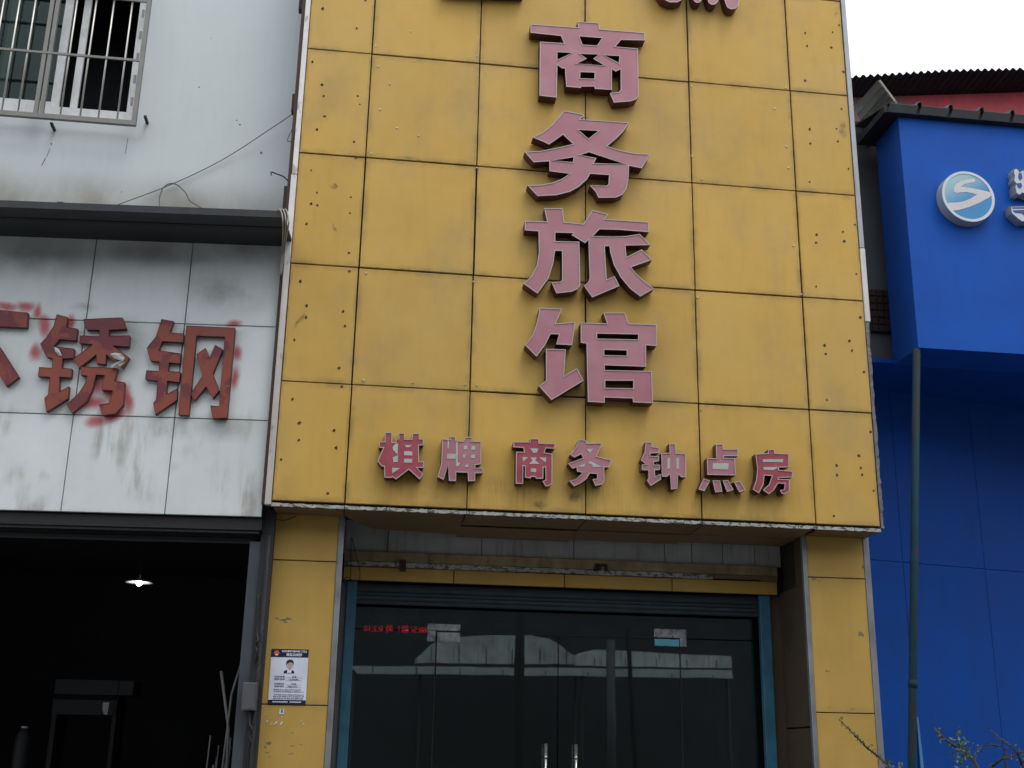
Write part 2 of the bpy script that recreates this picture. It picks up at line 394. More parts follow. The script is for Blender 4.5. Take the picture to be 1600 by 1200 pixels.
# parts are built in world coordinates; the thing's own origin is its base
def H(o):
    o.parent = hotel; o.matrix_parent_inverse = Matrix.Translation(-Vector((2.6, .5, 0))); return o
XS = [0, .588, 1.588, 2.588, 3.588, 4.588, 5.167]; RH = 1.065
H(fbox('board_core', .012, 5.155, ZB+.03, ZB+6.38, .03, .60, M_gap))
for k in range(6):
    for c in range(6):
        p = plate('panel', XS[c]+random.uniform(.004, .0085), XS[c+1]-random.uniform(.004, .0085), ZB+.045*(k == 0)+k*RH+random.uniform(.004, .008), ZB+(k+1)*RH-random.uniform(.004, .008), random.uniform(0, .0025), .028, M_yel, None, BF, .0035, .0035, 'yellow_panel')
        H(p)
# bottom edge strip in lengths, peeling white
for c in range(6):
    x = XS[c]; 
    while x < XS[c+1]-.01:
        x2 = min(x+random.choice((.34, .5, 1.0)), XS[c+1])
        pts = []; n = max(3, int((x2-x)/.018))
        top = [(x+.003+(x2-x-.006)*i/n, ZB+.029+random.uniform(-.004, .002)) for i in range(n+1)]
        bot = [(x+.003+(x2-x-.006)*i/n, ZB+random.choice((0, 0, 0, .001, .002, .005))) for i in range(n+1)]
        v = [(a, -.004, z) for a, z in bot]+[(a, -.004, z) for a, z in top]+[(a, .02, z) for a, z in bot]+[(a, .02, z) for a, z in top]
        m = n+1; f = []
        for i in range(n):
            f += [(i, i+1, m+i+1, m+i), (2*m+i, 3*m+i, 3*m+i+1, 2*m+i+1), (i, 2*m+i, 2*m+i+1, i+1), (m+i, m+i+1, 3*m+i+1, 3*m+i)]
        f += [(0, m, 3*m, 2*m), (n, 2*m+n, 3*m+n, m+n)]
        H(mesh('edge_strip', v, f, M_white)); x = x2
# left corner trim, two lengths, slightly bent
for (za, zb, xo) in ((ZB+.01, ZB+2.97, -.052), (ZB+2.975, ZB+6.3, -.046)):
    H(plate('corner_trim', xo, -.001, za, zb, -.012, .05, M_trim, None, BF, .004, 0, 'trim'+str(za)))
H(fbox('rust_seam', -.080, -.050, ZB+.02, ZB+6.3, .02, .06, M_brown))
H(fbox('board_side', -.046, .010, ZB+.03, ZB+6.3, .045, .58, M_alud))
# right corner trim: grey up high, white in the middle, broken render lower down
H(plate('corner_trim', 5.168, 5.215, ZB+2.66, ZB+6.3, -.006, .05, M_alu, None, BF, .004))
H(plate('corner_trim', 5.168, 5.217, ZB+1.93, ZB+2.655, -.008, .05, M_trim, None, BF, .004))
zz = ZB+.035
jag = []
while zz < ZB+1.93:
    jag.append((5.168+.030+random.uniform(-.006, .006), zz)); zz += random.uniform(.02, .06)
jag.append((5.205, ZB+1.925)); n = len(jag)
v = [(5.168, 0, z) for x, z in jag]+[(x, random.uniform(-.006, .006), z) for x, z in jag]+[(5.168, .08, z) for x, z in jag]+[(x, .08, z) for x, z in jag]
f = []
for i in range(n-1): f += [(i, n+i, n+i+1, i+1), (n+i, 3*n+i, 3*n+i+1, n+i+1)]
H(mesh('broken_edge', v, f, M_conc))
H(fbox('board_side', 5.158, 5.166, ZB+.03, ZB+6.3, .035, .59, M_alud))
# screw holes in the outer columns (and a few screw heads)
hb = MB()
HOLES = [(488,97),(507,182),(495,203),(503,133),(506,150),(557,44),(559,150),(562,163),(553,222),(556,247),(486,266),(495,301),(486,319),(496,321),(548,308),(547,333),(479,350),(545,395),(546,424),(469,440),(479,478),(478,496),(536,487),(539,509),(460,531),(530,575),(534,604),(457,624),(468,661),(467,688),(522,673),(525,700),(439,718),(512,771),(504,14),(571,0),
 (1258,52),(1261,72),(1301,50),(1299,74),(1311,39),(1318,112),(1258,126),(1315,170),(1265,202),(1266,224),(1307,201),(1309,221),(1326,264),(1265,284),(1336,351),(1276,367),(1275,379),(1317,362),(1319,377),(1338,428),(1275,448),(1344,496),(1288,540),(1290,553),(1327,533),(1331,548),(1350,581),(1292,625),(1307,727),(1308,742),(1342,712),(1345,731),(1360,675),(1365,767),(1303,806),(1347,742)]
for px, py in HOLES:
    x, z = BF.hit(px, py); r = random.uniform(.008, .014); n = 9
    ang = random.uniform(0, 6)
    pts = [(x+r*random.uniform(.6, 1.25)*cos(ang+2*pi*i/n)*random.uniform(.9, 1.2), z+r*random.uniform(.7, 1.3)*sin(ang+2*pi*i/n)) for i in range(n)]
    hb.add([(a, -.0015, b) for a, b in pts]+[(a, .003, b) for a, b in pts], [tuple(range(n))]+[(i, (i+1) % n, n+(i+1) % n, n+i) for i in range(n)])
    if random.random() < .5:   # torn lip of the sheet
        hb.add([(x-r, -.001, z+r*.2), (x+r*.3, -.012, z+r*1.2), (x+r, -.001, z+r*.5), (x, -.001, z+r*.1)], [(0, 1, 2, 3)])
o = H(hb.build('screw_hole', M_brown)); o['kind'] = 'stuff'
sb = MB()
for px, py in [(568,595),(645,598),(727,601),(745,602),(642,49),(587,72),(591,104),(594,171),(620,200),(580,240),(745,262),(572,427),(567,594),(1081,244),(1229,229),(1228,137),(1232,262),(1240,384),(1090,465),(1252,460),(745,88),(1080,134),(654,212),(609,131),(1210,170),(1095,640),(740,440),(1097,280)]:
    x, z = BF.hit(px, py); sb.lathe([(0.0001, -.008), (.006, -.0075), (.009, 0)], (0, 0, 0), 8)
    nv = 24
    for i in range(len(sb.v)-nv, len(sb.v)): a, b, c_ = sb.v[i]; sb.v[i] = (x+a, c_-.0005, z+b)
o = H(sb.build('screw_head', M_trim)); o['kind'] = 'stuff'
# body of the hotel behind and above
H(MB().box(.0, .62, ZB+.55, 5.15, 9.5, ZB+6.4).build('upper_body', M_wall))
# pillars
PY = .30
lx0 = BF.hit(422, 880, PY)[0]; lx1 = BF.hit(526, 880, PY)[0]; lt = BF.hit(535, 880, PY)[0]
rx0 = BF.hit(1262.5, 903, PY)[0]; rx1 = BF.hit(1352, 903, PY)[0]; rt = BF.hit(1256, 903, PY)[0]; rt1 = BF.hit(1361, 903, PY)[0]
zl = BF.hit(470, 876, PY)[1]; zl2 = BF.hit(460, 1101.5, PY)[1]; zr = BF.hit(1305, 903, PY)[1]; zr2 = BF.hit(1310, 1114, PY)[1]
H(fbox('pillar_core', lx0+.02, lx1-.01, .12, ZB+.028, PY+.03, 1.3, M_gap))
H(fbox('pillar_core', rx0+.01, rx1-.01, .12, ZB+.028, PY+.03, 1.3, M_gap))
for a, b, zs in ((lx0, lx1, (ZB+.02, zl, zl2, .9, .13)), (rx0, rx1, (ZB+.02, zr, zr2, .9, .13))):
    for i in range(4):
        H(plate('pillar_panel', a+.002, b-.002, zs[i+1]+.004, zs[i]-.004, PY, .028, M_yel2, None, BF, .003, .0012, 'pillar'))
H(plate('pillar_trim', lx0-.036, lx0, zl, ZB+.02, PY-.004, .05, M_alud, None, BF, .003))
H(plate('pillar_trim', lx0-.038, lx0-.001, .12, zl-.003, PY-.008, .05, M_alu, None, BF, .003))
H(plate('pillar_trim', lx1, lt, .12, ZB+.02, PY-.008, .05, M_alu, None, BF, .003))
H(plate('pillar_trim', rt, rx0, .12, ZB+.02, PY-.008, .05, M_alu, None, BF, .003))
H(plate('pillar_trim', rx1, rt1, .12, ZB+.02, PY-.008, .05, M_alu, None, BF, .003))
# right reveal (brown yellow panels facing left) and left reveal
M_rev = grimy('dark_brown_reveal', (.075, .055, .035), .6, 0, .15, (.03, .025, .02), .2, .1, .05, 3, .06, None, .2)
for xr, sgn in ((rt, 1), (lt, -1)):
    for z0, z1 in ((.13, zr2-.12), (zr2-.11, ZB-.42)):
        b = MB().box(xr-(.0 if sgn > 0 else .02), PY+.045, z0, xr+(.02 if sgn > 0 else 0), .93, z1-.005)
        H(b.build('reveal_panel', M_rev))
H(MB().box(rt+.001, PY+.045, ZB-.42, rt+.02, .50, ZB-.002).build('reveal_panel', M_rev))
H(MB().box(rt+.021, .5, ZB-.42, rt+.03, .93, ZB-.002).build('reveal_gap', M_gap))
# soffit: panels of the underside, some sagging
def soffit(x0, x1, y0, y1, za, zb, curl=0):
    n = 8; v = []; 
    for j in range(5):
        for i in range(n+1):
            s = i/n; t = j/4
            yy = y0+(y1-y0)*t
            if curl: yy = y0+(y1-y0)*t*(1-curl*max(0, 1-s*3.2)**2*.9)
            v.append((x0+(x1-x0)*s, yy, za+(zb-za)*t - .02*curl*t*t*s))
    m = len(v); v += [(a, b, c+.006) for a, b, c in v]; f = []
    for j in range(4):
        for i in range(n):
            q = j*(n+1)+i; f += [(q, q+1, q+n+2, q+n+1), (m+q, m+q+n+1, m+q+n+2, m+q+1)]
    for i in range(n):
        q = 4*(n+1)+i; f += [(q, q+1, m+q+1, m+q), (i, m+i, m+i+1, i+1)]
    for j in range(4):
        q = j*(n+1); f += [(q, q+n+1, m+q+n+1, m+q), (q+n, m+q+n, m+q+2*n+1, q+2*n+1)]
    return H(mesh('soffit_panel', v, f, M_soff))
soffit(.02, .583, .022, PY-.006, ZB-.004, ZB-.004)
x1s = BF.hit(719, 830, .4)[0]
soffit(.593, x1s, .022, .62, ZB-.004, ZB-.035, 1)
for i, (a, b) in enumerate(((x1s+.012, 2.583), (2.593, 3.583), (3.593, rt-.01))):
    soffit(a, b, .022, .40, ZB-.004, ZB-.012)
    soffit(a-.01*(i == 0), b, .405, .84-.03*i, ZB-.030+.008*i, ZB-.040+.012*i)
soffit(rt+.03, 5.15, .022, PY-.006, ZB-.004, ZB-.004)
# band, beam and yellow course over the shutter
GY = .86
xL, xR = lt+.004, BF.hit(1213, 880, GY)[0]
zt = ZB+.1; zc = BF.hit(900, 874, GY)[1]; zd = BF.hit(900, 889.5, GY)[1]; ze = BF.hit(900, 897.5, GY)[1]; zf = BF.hit(900, 918, GY)[1]
jx = [xL]+[BF.hit(p, 850, GY)[0] for p in (606, 753, 897, 1039, 1081, 1129, 1179)]+[xR+.05]
for a, b in zip(jx[:-1], jx[1:]):
    H(plate('grey_band_panel', a+.003, b-.003, zc+.002, zt, GY+.01, .02, M_band, None, BF, .002, .001, 'band'))
bb = grimy('rusty_yellow_beam', (.30, .24, .12), .6, 0, .3, (.07, .045, .03), .6, 0, .2, 8, 0)
H(plate('beam', xL, xR, zd, zc, GY-.02, .05, bb, None, BF, .004))
x = xL
while x < xR-.02:
    x2 = min(x+random.choice((.28, .45, .62)), xR); H(plate('beam_lip', x+.002, x2-.002, ze+random.choice((0, .004, .01)), zd-.002, GY-.026, .05, M_white if x < xR-.75 else M_soff, None, BF, .003, .004)); x = x2
jx = [xL]+[BF.hit(p, 905, GY)[0] for p in (709, 882, 1050)]+[xR]
for a, b in zip(jx[:-1], jx[1:]):
    H(plate('lintel_panel', a+.004, b-.004, zf, ze-.003, GY, .03, M_yel2, None, BF, .003, .001, 'lintel'))
H(fbox('lintel_core', xL, xR+.05, zf+.005, ZB+.1, GY+.035, 1.3, M_gap))
# shutter: side channels and rolled slats above the glass
zg = BF.hit(880, 952, .95)[1]
chL = (BF.hit(541, 1000, .90)[0], BF.hit(555, 1000, .90)[0]); chR = (BF.hit(1190, 1000, .90)[0], BF.hit(1206, 1000, .90)[0])
sh = H(MB().box(chL[0], .98, zg+.02, chR[1], 1.02, zf-.01).build('roller_shutter', M_teald))
n = 5
for i in range(n):
    z1 = zf-.012-(zf-zg)*i/n; z0 = zf-.012-(zf-zg)*(i+1)/n
    r = (z1-z0)/2; v = []; f = []; bulge = (.003, .003, .012, .004, .008)[i]
    for k in range(5):
        a = -pi/2+pi*k/4
        for xx in (chL[0]+.01, chR[1]-.01): v.append((xx, .955-bulge*cos(a), (z0+z1)/2+r*.96*sin(a)))
    for k in range(4): f.append((2*k, 2*k+1, 2*k+3, 2*k+2))
    mesh('slat', v, f, M_teald, sh, None, True)
H(plate('shutter_channel', chL[0]-.02, chL[1]-.01, .12, zf-.004, .90, .07, M_teal, None, BF, .004))
H(plate('shutter_channel', chR[0], chR[1], .12, zf-.004, .90, .07, M_teal, None, BF, .004))
H(MB().box(chR[1]+.001, .93, .12, xR+.06, .97, zf+.004).build('jamb_strip', M_rev))
H(MB().box(chL[0]-.09, .93, .12, chL[0]-.021, .97, zf+.004).build('jamb_strip', M_alud))
# glass screen: two fixed sidelights, a toplight and two frameless doors
G = 1.06
def gx(px, py=1050): return BF.hit(px, py, G)[0]
def gz(py, px=872): return BF.hit(px, py, G)[1]
zto = gz(992); xa, xm, xb = gx(680), gx(872), gx(1063)
gl0, gl1 = chL[1]-.02, chR[0]+.02
H(plate('glass_sidelight', gl0, xa-.006, .13, zto-.004, G, .012, M_glass, None, BF, .001))
H(plate('glass_sidelight', xb+.006, gl1, .13, zto-.004, G, .012, M_glass, None, BF, .001))
H(plate('glass_toplight', gl0, gl1, zto+.004, zg+.05, G, .012, M_glass, None, BF, .001))
H(fbox('glass_edge_seal', xa-.006, xa+.002, .13, zto, G-.001, G+.014, M_black)); H(fbox('glass_edge_seal', xb-.002, xb+.006, .13, zto, G-.001, G+.014, M_black))
H(fbox('glass_edge_seal', xa-.006, xb+.006, zto-.006, zto+.003, G-.0015, G+.0145, M_black))
zh = gz(1162, 851)
def patch(door, x0, x1, top, bot, leg_x0, leg_x1, stick):
    # L-shaped patch: plate on the toplight, leg on the sidelight, and the door's own plate
    zt_ = gz(top, (x0+x1)/2); zb_ = gz(bot, (x0+x1)/2); a, b = gx(x0, 990), gx(x1, 990)
    H(plate('patch_fitting', a, b, zto+.004, zt_, G-.012, .036, M_steelp, None, BF, .003))
    H(plate('patch_fitting', gx(leg_x0, 990), gx(leg_x1, 990), zb_, zto+.0035, G-.0125, .036, M_steelp, None, BF, .003))
    da, db = (xa+.006, b) if x0 < 800 else (a, xb-.006)
    p = plate('patch_plate', da, db, zb_, zto-.007, G-.012, .036, M_steelp, None, BF, .003)
    p.parent = door; p.matrix_parent_inverse = door.matrix_world.inverted() if False else Matrix.Translation(-door.location)
    if stick:
        q = fbox('blue_sticker', da+.006, db-.006, zb_+.004, zto-.010, G-.0135, G-.0122, M_sticker, door)
        q.location = -door.location
for side, (a, b) in enumerate(((xa+.005, xm-.003), (xm+.003, xb-.005))):
    d = H(plate('door', a, b, .15, zto-.009, G, .012, M_glass, None, BF, .001))
    d.parent = None; d.matrix_parent_inverse = Matrix(); d.parent = hotel; base = Vector(d.location); d.location = base-hotel.location
    cen = base
    hx = gx((851, 898)[side], 1180)
    for yy in (G-.06, G+.07):
        t = MB(); t.tube([(hx, yy, .75), (hx, yy, zh)], .013, 12)
        t.tube([(hx, yy, zh-.13), (hx, (yy+G)/2, zh-.13), (hx, G, zh-.13)], .009, 8); t.tube([(hx, yy, .9), (hx, G, .9)], .009, 8)
        t.tube([(hx, yy, zh-.10), (hx, yy, zh-.125)], .0165, 12)
        q = t.build('handle', M_handle, d, None, True); q.location = -cen
    # patch plate as a sub-part of the door
    if side == 0: A, B, t0, b0, l0, l1, stk = 667, 719, 975, 1003, 667, 680.5, False
    else: A, B, t0, b0, l0, l1, stk = 1022, 1072, 983, 1010, 1062, 1072, True
    zt_, zb_ = gz(t0, (A+B)/2), gz(b0, (A+B)/2); pa, pb = gx(A, 990), gx(B, 990)
    H(plate('patch_fitting', pa, pb, zto+.0045, zt_, G-.012, .036, M_steelp, None, BF, .003))
    H(plate('patch_fitting', gx(l0, 990), gx(l1, 990), zb_, zto+.0035, G-.0125, .036, M_steelp, None, BF, .003))
    da, db = (xa+.007, pb) if side == 0 else (pa, xb-.007)
    q = MB().box(da, G-.012, zb_, db, G+.024, zto-.0095).build('patch_plate', M_steelp, d); q.location = -cen
    if stk:
        q = MB().box(da+.004, G-.0155, zb_+.003, db-.004, G-.0124, zto-.013).build('sticker', M_sticker, d); q.location = -cen
# lobby
lob = MB(); X0, X1, Y1, ZC = .55, 5.1, 6.2, 3.3
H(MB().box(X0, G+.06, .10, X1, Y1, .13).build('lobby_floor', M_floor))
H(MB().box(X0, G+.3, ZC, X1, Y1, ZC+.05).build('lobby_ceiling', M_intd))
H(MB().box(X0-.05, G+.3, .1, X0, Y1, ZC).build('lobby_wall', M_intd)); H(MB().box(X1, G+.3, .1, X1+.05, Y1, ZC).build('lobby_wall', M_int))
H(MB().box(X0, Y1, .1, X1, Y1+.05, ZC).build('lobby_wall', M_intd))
H(MB().box(.62, 1.3, .12, .70, 9.4, 4.1).build('side_wall', M_conc)); H(MB().box(5.10, 1.3, .12, 5.15, 9.4, 4.1).build('side_wall', M_conc))

# reception desk, notice case inside
t = thing('reception_counter', 'dark reception counter with a pale top inside the glass doors', 'counter', (2.6, 4.6, .13))
MB().box(-1.1, -.3, 0, 1.1, .3, 1.05).build('counter_body', M_brown, t); MB().box(-1.15, -.36, 1.052, 1.15, .34, 1.1).build('counter_top', M_opp, t)
x0, z0 = BF.hit(1124, 1130, 1.6); x1, z1 = BF.hit(1151, 1062, 1.6)
t = thing('wall_cabinet', 'small dark cabinet seen through the right sidelight glass', 'cabinet', ((x0+x1)/2+.0, 1.6, z0))
MB().box(x0-(x0+x1)/2, 0, 0, .03, .2, z1-z0).build('cabinet_door', M_black, t); MB().box(.034, 0, 0, x1-(x0+x1)/2, .2, z1-z0).build('cabinet_side', M_opp, t)
MB().box(x0-(x0+x1)/2, .05, -1.55, x1-(x0+x1)/2, .19, -.004).build('cabinet_leg', M_opp, t)

# ------------------------------------------------------------------ CJK text helper (Blender's own built-in font)
def text_mesh(name, body, size, m, bold=0.0, parent=None, mirror=False, ext=.0008):
    cu = bpy.data.curves.new(name, 'FONT'); cu.body = body; cu.size = size; cu.offset = bold; cu.extrude = ext
    cu.align_x = 'CENTER'; cu.align_y = 'CENTER'; cu.resolution_u = 2
    ob = bpy.data.objects.new(name+'_source', cu); COL.objects.link(ob)
    dg = bpy.context.evaluated_depsgraph_get(); me = bpy.data.meshes.new_from_object(ob.evaluated_get(dg))
    bpy.data.objects.remove(ob)
    me.transform(Matrix.Rotation(pi/2, 4, 'X'))
    if mirror: me.transform(Matrix.Scale(-1, 4, (1, 0, 0)))
    me.materials.clear(); me.materials.append(m)
    return link(name, me, parent)

x0, z0 = BF.hit(568, 992, 1.35); x1, z1 = BF.hit(667, 975, 1.35)
led = thing('led_display', 'red dot matrix display glowing in mirror writing behind the left sidelight glass', 'display', ((x0+x1)/2, 1.35, z0))
MB().box(-(x1-x0)/2-.02, .012, -.02, (x1-x0)/2+.03, .06, z1-z0+.02).build('display_case', M_black, led)
N = NT('red_led_dots'); P = N.pos(); sp = N.n('SeparateXYZ'); N.l(P, sp.inputs[0])
fx = N.math('SINE', N.math('MULTIPLY', sp.outputs[0], 2*pi/.011)); fz = N.math('SINE', N.math('MULTIPLY', sp.outputs[2], 2*pi/.011))
N.b.inputs['Base Color'].default_value = (.05, .005, .005, 1); N.b.inputs['Emission Color'].default_value = (1, .02, .03, 1)
N.l(N.math('MULTIPLY', N.rng(N.math('ADD', fx, fz), -1.2, .9, .15, 1), 1.0), N.b.inputs['Emission Strength'])
M_led = N.m
q = text_mesh('glowing_text', '80:5/ 歡！時 0:2:10', .078, M_led, 0, led, True); q.location = (0, .004, (z1-z0)/2)
d = q.dimensions; 
sx = (x1-x0)/max(.01, max(v.co.x for v in q.data.vertices)-min(v.co.x for v in q.data.vertices)); q.data.transform(Matrix.Scale(sx, 4, (1, 0, 0)))
for xx in (-.2, .2): MB().box(xx-.005, .02, z1-z0+.021, xx+.005, .03, 3.3-z0).build('hanger', M_black, led)

# ------------------------------------------------------------------ sign characters
def area(r): return sum(r[i-1][0]*r[i][1]-r[i][0]*r[i-1][1] for i in range(len(r)))/2
def inset(r, wd, hole=False):
    s = 1 if area(r) > 0 else -1
    if hole: s = -s
    out = []; n = len(r)
    for i in range(n):
        a, b, c = Vector(r[i-1]), Vector(r[i]), Vector(r[(i+1) % n])
        d1 = (b-a).normalized(); d2 = (c-b).normalized()
        n1 = Vector((-d1.y, d1.x))*s; n2 = Vector((-d2.y, d2.x))*s
        m = n1+n2
        if m.length < .2: m = n1
        m.normalize(); k = min(1/max(m.dot(n1), .35), 1.9)
        out.append(tuple(b+m*wd*k))
    return out
def character(name, label, group, comps, inlays, reg, F, yf, depth, mf, medge, mret, trim=.0075, minl=None, cat='sign letter'):
    ox, oy, s = reg
    H_ = lambda r: [F.hit(ox+a/s, oy+b/s, yf) for a, b in r]
    comps = [(H_(o_), [H_(h) for h in hs]) for o_, hs in comps]
    allp = [p for o_, _ in comps for p in o_]
    cx = (min(p[0] for p in allp)+max(p[0] for p in allp))/2; cz = min(p[1] for p in allp)
    t = thing(name, label, cat, F.w(cx, yf+depth, cz), F.a, group)
    L = lambda x, y, z: (x-cx, y-yf-depth, z-cz)
    fb, rb, tb = MB(), MB(), MB()
    for outer, holes in comps:
        rings = [outer]+holes
        vv = [p for r in rings for p in r]
        tris = geometry.tessellate_polygon([[Vector((a, b, 0)) for a, b in r] for r in rings])
        fb.add([L(a, yf, b) for a, b in vv], [tuple(x) for x in tris])
        for k, r in enumerate(rings):
            n = len(r)
            rb.add([L(a, yf-.005, b) for a, b in r]+[L(a, yf+depth, b) for a, b in r], [(i, (i+1) % n, n+(i+1) % n, n+i) for i in range(n)])
            if trim:
                q = inset(r, trim, k > 0)
                tb.add([L(a, yf-.0052, b) for a, b in r]+[L(a, yf-.0052, b) for a, b in q]+[L(a, yf, b) for a, b in q],
                       [(i, (i+1) % n, n+(i+1) % n, n+i) for i in range(n)]+[(n+i, n+(i+1) % n, 2*n+(i+1) % n, 2*n+i) for i in range(n)])
    fb.build('face', mf, t); rb.build('side_wall', mret, t)
    if trim: tb.build('edge_trim', medge, t)
    if inlays:
        ib = MB()
        for r in inlays:
            r = H_(r); n = len(r)
            tris = geometry.tessellate_polygon([[Vector((a, b, 0)) for a, b in r]])
            ib.add([L(a, yf-.003, b) for a, b in r], [tuple(x) for x in tris])
            ib.add([L(a, yf-.003, b) for a, b in r]+[L(a, yf+.001, b) for a, b in r], [(i, (i+1) % n, n+(i+1) % n, n+i) for i in range(n)])
        ib.build('inlay', minl or M_inl, t)
    return t
YF, DP = -.115, .107
GB = 'big pink hotel sign characters'
R1 = (800, 20, 20/3)
character('sign_character', 'big pink character 商, topmost whole one in the vertical column', GB,
 [([(193,120),(690,155),(680,93),(905,108),(912,172),(1385,210),(1385,290),(1135,285),(1075,355),(1310,375),(1318,870),(1290,905),(1230,925),(1060,938),(1018,840),(1110,828),(1132,805),(1130,590),(1080,615),(1040,590),(1040,805),(862,795),(858,770),(718,770),(716,785),(565,772),(550,580),(520,582),(472,545),(465,885),(285,865),(290,305),(540,318),(510,244),(193,210)],
  [[(700,248),(938,265),(885,345),(735,335)],[(472,412),(625,420),(472,492)],[(705,430),(905,437),(845,480),(960,552),(672,532),(778,480)],[(960,445),(1118,452),(1112,525)],[(712,620),(860,625),(858,690),(708,685)]])],
 [], R1, BF, YF, DP, M_pink, M_edge, M_ret)
character('sign_character', 'big pink character 务, second whole one down the vertical column', GB,
 [([(540,55),(748,95),(745,112),(708,145),(1218,180),(1160,270),(1085,345),(990,425),(1130,470),(1280,500),(1440,508),(1350,655),(1218,628),(1212,770),(1190,870),(1150,930),(1080,960),(900,962),(870,900),(810,835),(985,838),(1005,820),(1010,725),(812,712),(780,770),(700,845),(600,900),(460,935),(265,945),(160,832),(300,828),(420,805),(520,765),(600,712),(390,685),(388,582),(225,592),(130,485),(300,475),(500,435),(635,402),(530,305),(385,408),(330,380),(215,335),(330,275),(420,200),(480,130)],
  [[(425,574),(642,540),(632,592)],[(690,255),(900,265),(795,348)],[(708,518),(800,487),(1165,608),(850,605),(878,548)]])],
 [], (800, 165, 20/3), BF, YF, DP, M_pink, M_edge, M_ret)
character('sign_character', 'big pink character 旅, third whole one down the vertical column', GB,
 [([(335,70),(525,72),(545,215),(740,235),(785,170),(835,90),(1005,135),(970,185),(1425,215),(1425,320),(1100,295),(910,290),(840,362),(1050,368),(1180,362),(1330,340),(1440,455),(1180,460),(1192,580),(1350,500),(1460,608),(1240,685),(1300,760),(1380,835),(1480,908),(1335,990),(1230,910),(1130,790),(1060,660),(1020,520),(1015,465),(965,468),(985,815),(1068,778),(1118,880),(835,1000),(748,878),(795,840),(808,800),(795,400),(760,435),(620,350),(640,330),(450,325),(450,415),(700,420),(710,870),(680,915),(620,940),(462,958),(412,845),(500,835),(522,820),(520,515),(448,515),(430,640),(380,800),(265,960),(120,858),(200,780),(255,670),(280,540),(275,312),(133,300),(135,203),(365,210)], [])],
 [], (800, 315, 20/3), BF, YF, DP, M_pink, M_edge, M_ret)
character('sign_character', 'big pink character 馆, lowest of the vertical column above the small row', GB,
 [([(285,42),(520,50),(455,205),(660,190),(625,430),(460,422),(488,318),(400,315),(345,430),(255,550),(135,430),(210,330),(250,220),(275,120)], []),
  ([(352,468),(560,475),(540,755),(675,672),(745,800),(410,1002),(278,855),(355,800)], []),
  ([(950,92),(1175,92),(1212,205),(1505,215),(1505,440),(1395,430),(1395,655),(965,640),(965,690),(1455,700),(1468,1035),(1260,1025),(1255,985),(965,975),(965,1030),(790,1020),(775,415),(715,405),(715,195),(990,205)],
   [[(885,310),(1312,318),(1312,372),(885,362)],[(960,478),(1195,485),(1195,540),(960,535)],[(970,800),(1262,800),(1262,880),(970,875)]])],
 [], (800, 475, 20/3), BF, YF, DP, M_pink, M_edge, M_ret)
# cut off at the top of the picture
character('sign_character', 'pink character cut off by the top edge, left, only its dark underside showing', GB,
 [([(690,-14),(818,-8),(818,-36),(770,-38),(768,-80),(830,-78),(828,-106),(768,-108),(766,-130),(732,-132),(733,-110),(680,-112),(678,-84),(736,-80),(735,-42),(690,-44)], [])],
 [], (0, 0, 1), BF, YF, DP, M_pink, M_edge, M_ret)
def drop(cx, w1, yb, yt, sl):
    return [(cx-w1, yb-9), (cx-w1*.75, yb-3), (cx-w1*.2, yb), (cx+w1*.45, yb-1), (cx+w1*.9, yb-6), (cx+w1, yb-14), (cx+w1-sl, yt), (cx-w1-sl, yt+1)]
character('sign_character', 'pink character cut off by the top edge, right, with three rounded dots hanging down', GB,
 [([(1018,-40),(1026,-14),(1034,-2),(1046,4),(1058,4),(1066,0),(1070,-8),(1068,-40)], []), (drop(1090,8,5,-34,6), []), (drop(1114,9,8,-32,8), []), (drop(1144,10.5,15,-30,10), [])],
 [], (0, 0, 1), BF, YF, DP, M_pink, M_edge, M_ret)
GS = 'small red characters in the bottom row of the yellow board'
R5 = (580, 660, 8); R6 = (780, 670, 8); R7 = (980, 680, 1600/280)
S = dict(trim=.0075)
character('sign_character', 'small red character 棋, first from the left in the bottom row', GS,
 [([(168,125),(262,125),(262,250),(305,252),(305,208),(340,205),(340,135),(420,132),(420,208),(505,210),(510,138),(605,138),(605,205),(652,208),(655,285),(595,290),(598,488),(660,492),(655,570),(575,570),(650,650),(605,715),(470,592),(310,715),(268,685),(250,695),(165,690),(160,550),(132,552),(78,487),(150,320),(98,318),(98,240),(168,240)], [])],
 [[(268,310),(302,268),(335,265),(330,405),(275,345)],[(268,440),(335,412),(332,495),(278,500)],[(262,568),(362,572),(262,640)],[(420,285),(510,285),(480,312),(435,312)],[(412,360),(515,365),(515,415),(410,412)],[(412,455),(512,458),(512,505),(410,503)]],
 R5, BF, YF+.01, DP-.01, M_red, M_edge, M_ret, **S)
character('sign_character', 'small faded pink character 牌, second from the left in the bottom row', GS,
 [([(888,200),(960,218),(985,214),(985,175),(1052,178),(1060,230),(1150,235),(1175,180),(1275,190),(1255,235),(1375,240),(1370,525),(1300,535),(1300,568),(1400,570),(1395,635),(1300,638),(1298,735),(1210,735),(1205,630),(1062,625),(1060,735),(970,732),(962,525),(905,720),(830,680),(875,520),(885,260)], [])],
 [[(955,235),(975,235),(970,330),(955,330)],[(948,392),(1056,395),(1056,455),(948,455)],[(1060,245),(1080,245),(1082,500),(1115,510),(1085,550),(1060,550)],[(1155,290),(1200,290),(1200,340),(1155,340)],[(1255,290),(1300,300),(1298,345),(1250,345)],[(1148,402),(1185,402),(1165,450),(1148,450)],[(1255,402),(1298,405),(1298,450),(1240,448)],[(1205,510),(1215,560),(1165,558)]],
 R5, BF, YF+.01, DP-.01, M_pink, M_edge, M_ret, **S)
